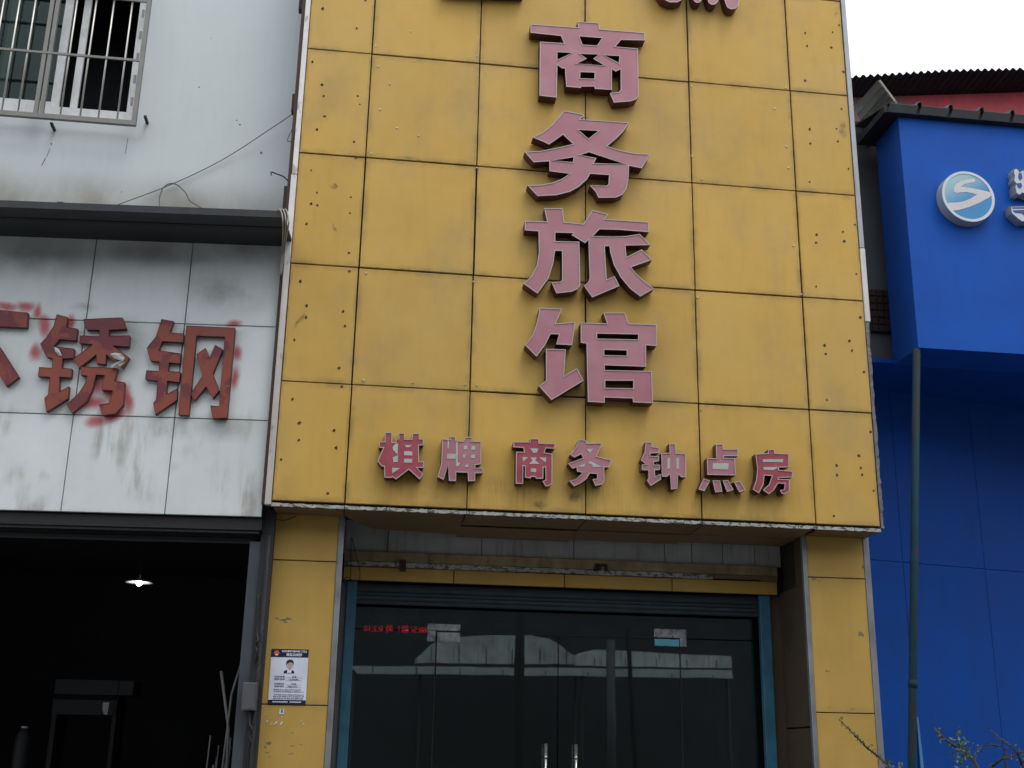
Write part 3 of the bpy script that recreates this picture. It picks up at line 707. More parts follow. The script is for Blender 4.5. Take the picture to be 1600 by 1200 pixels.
character('sign_character', 'small red character 商, third from the left in the bottom row', GS,
 [([(180,162),(380,165),(390,122),(490,125),(500,180),(703,185),(695,250),(585,245),(565,300),(665,315),(662,690),(620,718),(575,720),(540,655),(578,640),(575,480),(552,485),(550,625),(460,625),(450,605),(400,600),(390,622),(320,610),(322,470),(300,465),(298,690),(205,685),(210,288),(310,290),(300,240),(172,232)], [])],
 [[(385,245),(490,248),(470,300),(425,300)],[(290,355),(362,358),(298,412)],[(388,358),(472,360),(448,395),(505,440),(375,438),(415,398)],[(498,360),(588,362),(582,422)],[(395,495),(462,498),(460,545),(392,540)]],
 R6, BF, YF+.01, DP-.01, M_red, M_edge, M_ret, **S)
character('sign_character', 'small faded pink character 务, fourth from the left in the bottom row', GS,
 [([(1000,130),(1085,145),(1095,180),(1290,178),(1215,345),(1410,392),(1370,485),(1312,480),(1315,650),(1290,695),(1200,715),(1165,630),(1222,625),(1222,565),(1130,560),(1095,625),(1020,680),(935,720),(875,655),(960,630),(1040,550),(970,535),(968,482),(915,500),(860,435),(1045,365),(1025,318),(940,362),(885,325),(950,240)], [])],
 [[(1088,255),(1172,252),(1135,305)],[(980,470),(1078,435),(1060,478)],[(1105,430),(1140,405),(1285,478),(1165,478),(1165,450)]],
 R6, BF, YF+.01, DP-.01, M_pink, M_edge, M_ret, **S)
character('sign_character', 'small faded pink character 钟, fifth from the left in the bottom row', GS,
 [([(165,60),(225,62),(222,102),(285,112),(285,160),(205,165),(205,185),(285,190),(282,232),(238,240),(238,265),(292,265),(292,312),(245,315),(250,370),(295,345),(302,395),(210,455),(175,405),(190,385),(188,315),(130,312),(130,262),(165,260),(120,225),(155,150)], []),
  ([(375,75),(432,78),(435,160),(522,165),(525,378),(480,375),(455,352),(445,480),(390,485),(382,350),(355,372),(308,372),(302,162),(378,158)], [])],
 [[(360,205),(382,205),(382,300),(358,300)],[(438,205),(462,205),(462,302),(438,302)]],
 R7, BF, YF+.01, DP-.01, M_pink, M_edge, M_ret, **S)
character('sign_character', 'small faded pink character 点 with four separate dots, sixth in the bottom row', GS,
 [([(790,80),(855,80),(858,125),(990,125),(988,188),(862,188),(862,202),(960,205),(970,360),(715,355),(710,205),(795,208)], []),
  ([(680,388),(738,405),(688,500),(635,485)], []), ([(760,405),(828,405),(848,505),(785,512)], []), ([(850,405),(900,402),(948,488),(890,508)], []), ([(950,418),(1008,408),(1055,492),(1000,512)], [])],
 [[(765,250),(905,252),(902,308),(762,302)]],
 R7, BF, YF+.01, DP-.01, M_pink, M_edge, M_ret, **S)
character('sign_character', 'small red character 房, last on the right of the bottom row', GS,
 [([(1255,130),(1312,125),(1318,162),(1442,165),(1445,285),(1355,290),(1352,310),(1478,322),(1475,378),(1350,382),(1350,392),(1450,395),(1450,500),(1400,530),(1375,520),(1362,490),(1400,485),(1405,435),(1345,432),(1310,490),(1262,528),(1210,490),(1265,440),(1290,365),(1225,360),(1215,440),(1175,520),(1120,485),(1150,400),(1160,300),(1142,168),(1255,162)], [])],
 [[(1210,215),(1392,215),(1390,242),(1212,240)],[(1218,285),(1350,285),(1305,312),(1218,308)]],
 R7, BF, YF+.01, DP-.01, M_red, M_edge, M_ret, **S)

# ------------------------------------------------------------------ poster on the left pillar
cs = [BF.hit(px, py, PY-.003) for px, py in ((425, 1014), (482.5, 1014.5), (478, 1101), (418.5, 1099.5))]
px0 = (cs[0][0]+cs[3][0])/2; px1 = (cs[1][0]+cs[2][0])/2; pz0 = (cs[2][1]+cs[3][1])/2; pz1 = (cs[0][1]+cs[1][1])/2
PW, PH = px1-px0, pz1-pz0
po = thing('notice_poster', 'white police notice poster with navy bands and a portrait on the left yellow pillar', 'poster', ((px0+px1)/2, PY-.002, pz0))
po.rotation_euler = (0, RAD(-.4), 0)
def PB(name, u0, u1, v0, v1, m, y=-.0064, par=None):      # u,v in 0..1 of the sheet, v down
    return MB().box((u0-.5)*PW, y, (1-v1)*PH, (u1-.5)*PW, y+.0012, (1-v0)*PH).build(name, m, par or po)
MB().box(-PW/2, -.005, 0, PW/2, -.0005, PH).build('sheet', M_paper, po)
PB('header_band', 0, 1, 0, .15, M_navy); PB('footer_band', 0, 1, .925, 1, M_navy)
def PT(name, body, u, v, size, m, bold=0, wid=None, y=-.0078):
    q = text_mesh(name, body, size*PH, m, bold, po, ext=.0004)
    xs_ = [a.co.x for a in q.data.vertices]
    if wid and xs_: q.data.transform(Matrix.Scale(wid*PW/(max(xs_)-min(xs_)), 4, (1, 0, 0)))
    q.location = ((u-.5)*PW, y, (1-v)*PH); return q
PT('header_text', '东坡分局中城派出所社区警务', .62, .045, .038, M_wh, .0006, .68)
PT('header_text', '民警公示牌', .62, .108, .052, M_wh, .0008, .42)
eb = MB(); eb.lathe([(.0001, 0), (.07*PW, 0)], (0, 0, 0), 16); v = [((.145-.5)*PW+a, -.0072, (1-.075)*PH+b) for a, b, c_ in eb.v]
mesh('emblem', v, eb.f, M_emb, po)
MB().box((.11-.5)*PW, -.0076, (1-.12)*PH, (.18-.5)*PW, -.0071, (1-.10)*PH).build('emblem', M_wh, po)
# portrait: suit, shirt, face, hair
def blobpoly(name, pts, m, y): 
    v = [((a-.5)*PW, y, (1-b)*PH) for a, b in pts]; n = len(v)
    mesh(name, v+[(a, y+.0006, c) for a, _, c in v], [tuple(range(n))]+[(i, (i+1) % n, n+(i+1) % n, n+i) for i in range(n)], m, po)
blobpoly('printed_suit', [(.36, .445), (.37, .405), (.43, .385), (.48, .375), (.56, .375), (.61, .39), (.645, .41), (.65, .445)], M_navy, -.0066)
blobpoly('printed_shirt', [(.46, .445), (.455, .375), (.52, .36), (.575, .375), (.565, .445), (.52, .43)], M_wh, -.0072)
blobpoly('printed_face', [(.52+.085*cos(a*pi/8), .285+.075*sin(a*pi/8)) for a in range(16)], M_skin, -.0078)
blobpoly('printed_neck', [(.485, .335), (.555, .335), (.55, .385), (.52, .395), (.49, .385)], M_skin, -.0076)
blobpoly('printed_hair', [(.42, .30), (.42, .24), (.45, .205), (.51, .19), (.58, .20), (.62, .24), (.615, .30), (.60, .265), (.56, .245), (.50, .25), (.45, .27)], M_black, -.0084)
for (u, v) in ((.485, .29), (.55, .29)): PB('printed_eye', u-.015, u+.015, v-.004, v+.004, M_ink, -.0084)
PB('printed_mouth', .50, .545, .335, .340, M_emb, -.0084)
for body, u, v, wd in (('社区民警', .27, .505, .28), ('联系电话', .27, .55, .28), ('李 强', .66, .505, .11), ('所领导姓名', .27, .635, .26), ('监督电话', .27, .68, .26), ('李 强', .66, .635, .11)):
    PT('printed_text', body, u, v, .030, M_ink, .0002, wd)
tx = MB()
for v0, u0, u1 in ((.552, .52, .78), (.683, .50, .76), (.74, .13, .84), (.775, .13, .92), (.83, .15, .92), (.865, .13, .93), (.90, .13, .92)):
    u = u0
    while u < u1:
        l = random.uniform(.012, .03); tx.box((u-.5)*PW, -.0072, (1-v0-.010)*PH, (u+l-.5)*PW, -.0058, (1-v0+random.uniform(.004, .010))*PH); u += l+random.choice((.006, .008, .02))
for v0 in (.522, .568, .652, .697): tx.box((.44-.5)*PW, -.0072, (1-v0-.001)*PH, (.86-.5)*PW, -.0058, (1-v0+.001)*PH)
tx.build('printed_lines', M_ink, po)
tw = MB(); u = .12
while u < .88:
    l = random.uniform(.012, .03); tw.box((u-.5)*PW, -.0082, (1-.972)*PH, (u+l-.5)*PW, -.0066, (1-.952)*PH); u += l+.008 + (.05 if .47 < u < .52 else 0)
tw.build('footer_text', M_wh, po)
# torn scraps of an older notice below and scratches on the pillars
sc_ = thing('torn_paper_scraps', 'torn white scraps of an old sticker under the poster', 'sticker', BF.w(BF.hit(432, 1120, PY)[0], PY, BF.hit(432, 1130, PY)[1]))
def scrap(par, pts, m, F=BF, y=PY-.003, nm='scrap'):
    L = par.location; v = [BF.hit(a, b, y) for a, b in pts]; n = len(v)
    V = [(a-L.x, y-.0012-L.y, b-L.z) for a, b in v]+[(a-L.x, y+.0015-L.y, b-L.z) for a, b in v]
    return mesh(nm, V, [tuple(range(n))]+[(i, (i+1) % n, n+(i+1) % n, n+i) for i in range(n)], m, par)
scrap(sc_, [(437, 1108), (444, 1108), (443, 1116), (436, 1116)], M_paper); 
for a, b in ((440.5, 1111),): scrap(sc_, [(a-1.5, b-2.5), (a+1.5, b-2.5), (a+1.5, b+2.5), (a-1.5, b+2.5)], M_ink, y=PY-.005)
for a, b, l in ((417, 1127, 2), (423, 1131, 1.5), (428, 1131, 1.5), (431, 1129, 2.5), (439, 1130, 3), (415, 1116, 1), (440, 1120, 1), (470, 1127, 1.2), (474, 1131, 1.6), (421, 1121, .9)):
    scrap(sc_, [(a-l*.6, b+l), (a+l*.2, b-l), (a+l, b-l*.6), (a+l*.1, b+l*.9)], M_paper)
scr = MB()
for px, py, l, wd in ((450, 967, 8, 3), (442, 969, 6, 2), (433, 966, 5, 1.5), (446, 972, 4, 2), (420, 1161, 5, 3), (415, 1167, 3, 2), (456, 1165, 4, .8), (458, 1177, 3, .8), (453, 1178, 3, .8), (470, 1163, 3, .7), (421, 1182, 3, .8), (418, 1176, 4, .8), (457, 1145, 3, 1.2),
                      (1292, 1048, 3, 1.5), (1296, 1049, 2, 1), (1345, 991, 7, 5), (1295, 1105, 3, 1), (1332, 1108, 4, 1), (1348, 886, 3, 4), (1272, 905, 9, 1), (1280, 908, 1, 3), (1270, 903, 3, 1.5)):
    cxp = [(px+l*cos(a*pi/4)*random.uniform(.4, 1.1), py+wd*sin(a*pi/4)*random.uniform(.4, 1.1)) for a in range(8)]
    v = [BF.hit(a, b, PY) for a, b in cxp]
    scr.add([(a, PY-.0012, b) for a, b in v]+[(a, PY+.002, b) for a, b in v], [tuple(range(8))]+[(i, (i+1) % 8, 8+(i+1) % 8, 8+i) for i in range(8)])
o = H(scr.build('scratch', grimy('scuffed_brown', (.22, .16, .08), .7, 0, .3, bump=.1, nscale=30))); o['kind'] = 'stuff'

# ------------------------------------------------------------------ LEFT BUILDING
left = thing('workshop_building', 'grey white two storey building with a tiled metal fascia over an open dark workshop', 'building', (-2.5, 1.0, 0))
def Lb(o):
    o.parent = left; o.matrix_parent_inverse = Matrix.Translation(-Vector((-2.5, 1.0, 0))); return o
UY = .55
# upper wall with a window opening
wx1 = BF.hit(222, 100, UY)[0]; wz0 = BF.hit(150, 186, UY)[1]; wx0 = wx1-1.86; wz1 = wz0+1.45
mbw = MB(); T = .20
mbw.box(-9, UY, ZB+1.9, wx0, UY+T, ZB+7.5).box(wx1, UY, ZB+1.9, .10, UY+T, ZB+7.5).box(wx0, UY, ZB+1.9, wx1, UY+T, wz0).box(wx0, UY, wz1, wx1, UY+T, ZB+7.5)
Lb(mbw.build('upper_wall', M_upper))
Lb(MB().box(-9, UY+T, ZB+7.45, .10, 9, ZB+7.5).build('flat_roof', M_conc))
mk = MB()
for px, py, rr_ in ((311, 136, .008), (370, 188, .007), (375, 195, .009), (408, 239, .012), (80, 225, .008), (190, 300, .006), (330, 60, .005)):
    a, b = BF.hit(px, py, UY); pts = [(a+rr_*random.uniform(.6, 1.2)*cos(k*pi/4), b+rr_*random.uniform(.6, 1.4)*sin(k*pi/4)) for k in range(8)]
    mk.add([(p, UY-.0015, q) for p, q in pts]+[(p, UY+.001, q) for p, q in pts], [tuple(range(8))]+[(k, (k+1) % 8, 8+(k+1) % 8, 8+k) for k in range(8)])
for p0_, p1_, wd_ in (((78, 232), (73, 245), .002), ((71, 247), (65, 259), .0035), ((200, 215), (196, 240), .002)):
    a0, b0 = BF.hit(*p0_, UY); a1, b1 = BF.hit(*p1_, UY)
    mk.hexa([(a0-wd_, UY-.0015, b0), (a0+wd_, UY-.0015, b0), (a1+wd_, UY-.0015, b1), (a1-wd_, UY-.0015, b1)], [(a0-wd_, UY+.001, b0), (a0+wd_, UY+.001, b0), (a1+wd_, UY+.001, b1), (a1-wd_, UY+.001, b1)])
o = Lb(mk.build('wall_mark', simple('grey_wall_mark', (.12, .12, .12), .8))); o['kind'] = 'stuff'
# window: outer frame, sashes, glass, dark room
win = Lb(MB().box(wx0, UY+.06, wz0, wx1, UY+.12, wz0+.055).box(wx0, UY+.06, wz1-.055, wx1, UY+.12, wz1).box(wx0, UY+.06, wz0+.055, wx0+.055, UY+.12, wz1-.055).box(wx1-.10, UY+.06, wz0+.055, wx1, UY+.12, wz1-.055).box(wx0+.055, UY+.06, wz0+.0555, wx1-.101, UY+.119, wz0+.13).build('window', M_upvc))
def WP(name, b, m):
    q = b.build(name, m); q.parent = win; q.matrix_parent_inverse = Matrix.Translation(-Vector(left.location))@Matrix.Identity(4); q.matrix_parent_inverse = Matrix(); return q
def vx(px, py=100, y=UY+.09): return BF.hit(px, py, y)[0]
s1 = vx(98, 90); s2 = vx(124, 90); s0 = vx(9, 90)
# front sash (stile right at s1) and rear sash (stile at s2)
WP('sash', MB().box(s1-.045, UY+.085, wz0+.1305, s1+.03, UY+.115, wz1-.056).box(s0-1.0, UY+.085, wz0+.1305, s1-.046, UY+.115, wz0+.19), M_upvc)
WP('sash', MB().box(s2-.03, UY+.118, wz0+.1305, s2+.035, UY+.145, wz1-.056), M_upvc)
WP('sash', MB().box(s0-.035, UY+.118, wz0+.1305, s0+.03, UY+.145, wz1-.056), grimy('greenish_stile', (.35, .42, .38), .4))
WP('pane', MB().box(wx0+.06, UY+.098, wz0+.18, s1-.046, UY+.103, wz1-.06), M_wglass)
M_film = simple('grey_film_print', (.25, .28, .30), .5)
for i in range(5): WP('film_print', MB().box(wx1-.075, UY+.0585, wz0+.2+i*.24, wx1-.05, UY+.0595, wz0+.29+i*.24), M_film)
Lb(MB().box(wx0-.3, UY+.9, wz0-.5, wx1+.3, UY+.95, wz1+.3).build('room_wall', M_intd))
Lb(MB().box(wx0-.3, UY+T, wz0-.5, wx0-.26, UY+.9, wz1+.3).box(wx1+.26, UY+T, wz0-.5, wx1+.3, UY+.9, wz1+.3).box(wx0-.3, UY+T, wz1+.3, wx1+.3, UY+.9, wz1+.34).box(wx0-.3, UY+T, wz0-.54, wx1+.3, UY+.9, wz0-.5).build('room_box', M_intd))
# grille
gy = UY-.16
M_gfr = grimy('weathered_steel_tube', (.20, .20, .18), .5, .3, .15, (.08, .07, .05), .3, 0, .05, 8, 0)
gr = thing('window_grille', 'stainless steel security grille with upright bars over the upper left window', 'window grille', (-1.9, gy, BF.hit(100, 190, gy)[1]))
def Gp(name, b, m):
    q = b.build(name, m, gr, None, name == 'bar'); q.location = -gr.location; return q
g1 = BF.hit(224.5, 100, gy)[0]; gzb = BF.hit(100, 188, gy)[1]; gzm = BF.hit(100, 86, gy)[1]; gzt = gzm+(gzm-gzb)*1.0+.02; gztt = gzb+1.62
zrow = BF.hit(220, 3, gy)[1]
Gp('frame', MB().box(g1-.04, gy-.02, gzb, g1, gy+.02, gztt).box(g1-2.06, gy-.02, gzb, g1-2.02, gy+.02, gztt).box(g1-2.02, gy-.02, gzb, g1-.04, gy+.02, gzb+.045).box(g1-2.02, gy-.02, gztt-.045, g1-.04, gy+.02, gztt), M_gfr)
Gp('rail', MB().box(g1-2.02, gy-.022, gzm-.011, g1-.041, gy-.006, gzm+.011), M_gfr)
Gp('rail', MB().box(g1-2.02, gy-.022, zrow-.011, g1-.041, gy-.006, zrow+.011), M_gfr)
for px in (84.5-9, 84.5+0):
    xx = BF.hit(px, 50, gy)[0]; Gp('post', MB().box(xx-.019, gy-.018, gzb+.046, xx+.017, gy+.018, gztt-.046), M_gfr)
bx = [BF.hit(p, 50, gy)[0] for p in (23, 48, 113.5, 144, 172, 201)]
st = bx[1]-bx[0]
for xx in bx+[bx[0]-.14, bx[0]-.28, bx[0]-.42, bx[0]-.56, bx[0]-.70, bx[0]-.84, bx[0]-.98]:
    if xx > g1-2.0: Gp('bar', MB().tube([(xx, gy, gzb+.046), (xx, gy, gztt-.046)], .0085, 8), M_bar)
for px, py in ((79, 189), (226, 178)):
    a, b = BF.hit(px, py, gy); Gp('bracket', MB().box(a-.012, gy+.03, b-.016, a+.012, UY+.0, b+.004), M_black)
# fascia panels
FZ = [LF.hit(240, 803.5)[1], LF.hit(200, 650.5)[1], LF.hit(200, 503)[1], LF.hit(200, 503)[1]+(LF.hit(200, 503)[1]-LF.hit(200, 650.5)[1])]
FX = [LF.hit(270.5, 675)[0]-(LF.hit(270.5, 675)[0]-LF.hit(111, 675)[0])*k for k in (4, 3, 2, 1, 0)]+[LF.hit(421, 660)[0]]
Lb(fbox('fascia_core', FX[0], FX[-1]-.01, FZ[0]+.01, FZ[3]-.02, .032, .4, M_gap, None, LF))
for i in range(5):
    for k in range(3):
        Lb(plate('fascia_panel', FX[i]+.004, FX[i+1]-.004, FZ[k]+.004, FZ[k+1]-.004, random.uniform(0, .002), .03, M_fas, None, LF, .003, .0015, 'fascia%d' % k))
# beam over the fascia: a projecting channel, a black strip standing in for the shadow below it, and lower rail
ze0 = LF.hit(220, 321, -.60)[1]; ze1 = LF.hit(220, 331.5, -.60)[1]; ze2 = LF.hit(220, 338.5, -.40)[1]; ze3 = LF.hit(220, 346, -.40)[1]
xe = LF.hit(447, 340, -.5)[0]-.0
Lb(fbox('canopy_beam', -8, xe, ze1, ze0, -.60, -.53, M_beam, None, LF))
Lb(fbox('canopy_shadow_strip', -8, xe-.01, ze2-.01, ze1-.001, -.395, -.345, M_black, None, LF)); Lb(fbox('canopy_back', -8, xe-.03, FZ[3]-.03, ze1+.004, .03, .05, M_beam, None, LF))
Lb(fbox('canopy_rail', -8, xe-.02, ze3, ze2, -.40, -.34, M_beam, None, LF))
Lb(fbox('canopy_deck', -8, xe, ze1+.005, ze1+.03, -.529, .45, M_beam, None, LF))
# dark gap piece between fascia and hotel
Lb(fbox('gap_lining', FX[-1]-.008, .02, .1, ze0-.04, .10, .16, M_black, None, LF))
# lintel, jamb and dark shop interior
zl0 = LF.hit(200, 845, .12)[1]; zl1 = FZ[0]
Lb(fbox('lintel', -8, FX[-1], zl1-.10, zl1-.004, .04, .20, M_black, None, LF))
Lb(fbox('lintel_rail', -8, FX[-1]-.02, zl1-.125, zl1-.102, .06, .14, M_beam, None, LF))
sh2 = Lb(fbox('roller_shutter', -8, FX[-1]-.05, zl0+.03, zl1-.13, .19, .26, M_black, None, LF))
for i in range(4):
    z0_ = zl0+.01+i*.05
    q = fbox('slat', -8+.01, FX[-1]-.06, z0_, z0_+.044, .165, .185, M_black, None, LF); q.parent = sh2; q.location = (0, 0, 0); q.rotation_euler = (0, 0, 0)
jx0 = LF.hit(378, 1000, .12)[0]; jx1 = LF.hit(396, 1000, .12)[0]
Lb(fbox('door_jamb', jx0, jx1, .12, zl0+.02, .12, .19, grimy('grey_painted_jamb', (.06, .07, .08), .5, .2, .2, streak=.3), None, LF))
Lb(fbox('door_jamb', jx1+.03, jx1+.075, .12, zl1-.13, .10, .16, M_alud, None, LF))
# interior room
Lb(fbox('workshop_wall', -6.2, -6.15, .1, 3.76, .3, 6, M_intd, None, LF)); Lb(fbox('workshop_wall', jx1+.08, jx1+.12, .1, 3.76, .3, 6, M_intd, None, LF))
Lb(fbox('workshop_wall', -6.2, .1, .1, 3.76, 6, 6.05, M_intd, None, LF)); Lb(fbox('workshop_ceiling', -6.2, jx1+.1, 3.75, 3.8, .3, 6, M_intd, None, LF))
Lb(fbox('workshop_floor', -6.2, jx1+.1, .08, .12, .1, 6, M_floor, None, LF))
Lb(MB().box(-9, .9, .1, -6.2, 1.1, ZB+2).build('side_wall', M_fas))
# pendant lamp
ly = 2.4; a, b = LF.hit(217.5, 910, ly); pL = LF.w(a, ly, b)
lamp = thing('pendant_lamp', 'lit bulb under a flat white saucer shade hanging in the dark workshop', 'lamp', pL)
MB().lathe([(.012, .05), (.02, .035), (.10, .012), (.135, .0), (.132, -.004), (.02, .02)], (0, 0, 0), 32).build('lamp_shade', simple('enamel_shade', (.6, .62, .62), .4), lamp, None, True)
MB().lathe([(.0001, -.035), (.018, -.03), (.03, -.012), (.03, .008), (.016, .02)], (0, 0, 0), 16).build('bulb', emis('lit_bulb', (1, .96, .92), 14), lamp, None, True)
MB().tube([(0, 0, .05), (.003, 0, 3.75-pL.z)], .004, 6).build('cord', M_black, lamp)
pl = bpy.data.lights.new('bulb_light', 'POINT'); pl.energy = 2.2; pl.shadow_soft_size = .03; plo = bpy.data.objects.new('bulb_light', pl); COL.objects.link(plo); plo.parent = lamp; plo.location = (0, 0, -.06)
# things in the workshop
def LT(name, label, cat, px, py, dy, group=None):
    a, b = LF.hit(px, py, dy); return thing(name, label, cat, LF.w(a, dy, b), LF.a, group), b
def size(px0, px1, py0, py1, dy):
    a, z1_ = LF.hit(px0, py0, dy); b, z0_ = LF.hit(px1, py1, dy); return b-a, z1_-z0_
M_dimbox = simple('dim_grey_sheet', (.017, .019, .022), .6); M_dimw = simple('dim_white_plastic', (.5, .52, .54), .5)
t, zb_ = LT('machine_cabinet', 'dim grey machine cabinet with two boxy tiers deep in the workshop', 'cabinet', 150, 1118, 4.0)
wd, hh = size(93, 207, 1062, 1118, 4.0)
MB().box(-wd/2, -.2, 0, wd*.32, .2, hh*.42).build('lower_tier', M_dimbox, t); MB().box(-wd/2, -.2, hh*.58, wd/2-.16, .2, hh).build('upper_tier', M_dimbox, t)
MB().box(wd/2-.155, -.19, hh*.58, wd/2, .2, hh).build('end_cap', M_dimw if False else M_dimbox, t); MB().box(-wd/2, -.1, hh*.42+.001, wd*.3, .2, hh*.58-.001).build('back_plate', M_intd, t)
MB().box(-wd/2, -.18, -zb_+.12, -wd/2+.05, .18, -.001).box(wd*.27, -.18, -zb_+.12, wd*.32, .18, -.001).build('stand', M_black, t)
t, zb_ = LT('hanging_paper_tag', 'small pale tag hung on the machine in the workshop', 'tag', 163, 1117, 3.7)
MB().add([(-.03, 0, .125), (.035, 0, .13), (.03, 0, 0), (-.005, 0, .005), (-.025, 0, .05), (-.03, .004, .125), (.035, .004, .13), (.03, .004, 0), (-.005, .004, .005), (-.025, .004, .05)], [(0, 1, 2, 3, 4), (9, 8, 7, 6, 5), (0, 5, 6, 1), (1, 6, 7, 2), (2, 7, 8, 3), (3, 8, 9, 4), (4, 9, 5, 0)]).build('tag_card', M_dimw, t)
t, zb_ = LT('plastic_drum', 'dim grey plastic drum standing at the left of the workshop', 'drum', 34, 1170, 3.2)
MB().lathe([(.001, -zb_+.12), (.075, -zb_+.12), (.08, -.03), (.075, .12), (.05, .16), (.03, .20), (.001, .2)], (0, 0, 0), 16).build('drum_body', M_dimbox, t, None, True)
MB().lathe([(.034, .201), (.034, .22), (.001, .22)], (0, 0, 0), 12).build('drum_cap', M_dimw, t)
for (p0, p1, r, lab) in (((346, 1052), (357, 1137), .012, 'pale straight pipe leaning just inside the workshop door'), ((379, 1030), (362, 1085), .010, 'thin bent pipe leaning on the workshop door jamb')):
    a0, b0 = LF.hit(*p0, .6); a1, b1 = LF.hit(*p1, .5)
    P0 = LF.w(a0, .6, b0); P1 = LF.w(a1, .5, b1); D = (P1-P0); P2 = P1+Vector((D.x*1.0, 0, 0)); k = (.12-P1.z)/D.z
    base = Vector((P1.x+D.x*k*.2, P1.y, .125))
    t = thing('leaning_pipe', lab, 'pipe', base, 0, 'pipes leaning in the workshop doorway')
    MB().tube([P0-base, P1-base, Vector((0, 0, 0))], r, 8).build('tube', M_wire, t, None, True)
    MB().tube([(P0-base)+Vector((0, 0, .001)), (P0-base)+Vector((0, 0, .018))], r*1.25, 8).build('end_cap', M_alud, t)
a, b = LF.hit(352, 1165, .7); base = LF.w(a, .7, .12)
t = thing('scrap_pile', 'dim heap of scrap rods and brackets by the workshop door', 'scrap', base)
hp = MB()
for i in range(26):
    p = Vector((random.uniform(-.22, .12), random.uniform(-.1, .15), 0)); q = Vector((p.x*.5+random.uniform(-.05, .06), p.y*.4, random.uniform(.9, b-.12+.1)))
    hp.tube([p, (p+q)/2+Vector((random.uniform(-.03, .03), 0, 0)), q], random.uniform(.004, .012), 5)
hp.build('rod', M_alud, t)['kind'] = 'stuff'
# meter box on the jamb, small fittings along the hotel corner
def boxthing(name, label, cat, px0, py0, px1, py1, F, y, dep, m, knob=True, group=None):
    a, z1_ = F.hit(px0, py0, y); b2, z0_ = F.hit(px1, py1, y); c = (a+b2)/2; hw = abs(b2-a)/2; h = z1_-z0_
    t = thing(name, label, cat, F.w(c, y+dep, z0_), F.a, group)
    o = MB().box(-hw, -dep, 0, hw, 0, h).build('body', m, t)
    bv = o.modifiers.new('round', 'BEVEL'); bv.width = .004; bv.segments = 2
    MB().box(-hw*.85, -dep-.004, h*.06, hw*.85, -dep-.001, h*.94).build('lid', m, t)
    if knob: MB().tube([(0, -dep*.5, 0), (.004, -dep*.5, -.06), (-.006, -dep*.4, -.14)], .006, 6).build('cable', M_black, t)
    return t
boxthing('meter_box', 'dark grey meter box on the jamb of the workshop doorway', 'box', 380, 1066, 398, 1110, LF, .02, .09, M_alud)
boxthing('junction_box', 'brown junction box high on the hotel corner where the long wire ends', 'junction box', 457, 146, 463.5, 174, BF, .30, .08, M_brown, False)
boxthing('junction_box', 'black junction box at the very top beside the board corner', 'junction box', 469, -20, 476, 15, BF, .30, .08, M_black, False)
boxthing('junction_box', 'slim grey box in the gap beside the fascia, upper one', 'junction box', 426, 487, 433, 512, LF, .02, .07, M_alud, False)
boxthing('socket_box', 'pale socket box with a black plug under the slim grey box', 'socket', 422, 514, 432, 530, LF, .02, .06, M_alu, True)
boxthing('junction_box', 'rounded grey box low in the gap beside the fascia', 'junction box', 406, 692, 417, 728, LF, .02, .06, M_alud, True)
# knotted cables down the meter jamb
def cable(name, label, pts, r, m, group=None, F=None, cat='cable', n=6, knots=None):
    W = []
    for px, py, y in pts:
        a, b = (F or BF).hit(px, py, y); W.append((F or BF).w(a, y, b))
    base = W[-1].copy(); 
    # smooth with Catmull-Rom
    Q = []
    for i in range(len(W)-1):
        p0, p1, p2, p3 = W[max(i-1, 0)], W[i], W[i+1], W[min(i+2, len(W)-1)]
        for k in range(6):
            s = k/6; Q.append(.5*((2*p1)+(p2-p0)*s+(2*p0-5*p1+4*p2-p3)*s*s+(3*p1-p0-3*p2+p3)*s**3))
    Q.append(W[-1])
    mb = MB().tube([q-base for q in Q], r, n)
    o = mb.build(name, m, None, None, True); o.location = base
    return tag(o, label, cat, group)
cable('cable', 'long thin dark wire rising across the grey wall to the hotel corner', [(178, 322, .42), (230, 303, .50), (275, 285, .52), (330, 259, .52), (375, 233, .5), (420, 203, .45), (440, 190, .4), (461, 175, .34)], .0042, M_wire)
cable('cable', 'looped dark wire arching up above the black canopy beam', [(250, 327, .35), (249, 312, .42), (253, 297, .45), (262, 288, .48), (275, 288, .5), (289, 300, .48), (297, 314, .45), (310, 322, .4), (320, 329, .36)], .006, M_wire)
cable('cable', 'short curled wire end sticking out from the hotel corner', [(424, 274, .25), (424, 269, .25), (433, 272, .26), (443, 276, .28), (451, 284, .3), (453, 292, .3)], .006, M_black)
cable('cable', 'thin wire drooping in a small loop beside the hotel corner', [(461, 176, .3), (457, 200, .3), (449, 219, .28), (456, 221, .3), (458, 226, .3)], .003, M_black)
for i, dx in enumerate((0, 4.5, 9)):
    cable('cable', ('left one', 'middle one', 'right one')[i]+' of three pale cables bending over the canopy beam end', [(432+dx*.6, 331, -.38), (437+dx, 327, -.54), (441+dx*1.0, 336, -.62), (442+dx*1.0, 350, -.62), (442+dx*.7, 366, -.45), (441+dx*.5, 385, -.12), (437+dx*.3, 430, -.02)], .0055, M_lwire, 'pale cables over the beam end')
cable('cable', 'loose dark wire lying along the canopy beam by the corner', [(408, 333, .3), (415, 330, .3), (423, 330, .3), (428, 334, .3), (434, 331, .28), (440, 336, .25)], .004, M_black)
bk = boxthing('wire_bundle', 'black bundle of taped wire and clips at the beam end by the corner', 'wire bundle', 444, 290, 452, 330, BF, .06, .05, M_black, True)
for i in range(5): MB().tube([(-.02+.01*i, -.05, .02+.03*i), (.015, -.07, .03+.03*i), (.03-.01*i, -.04, .05+.03*i)], .005, 5).build('tape_end', (M_wire, M_brown)[i % 2], bk)
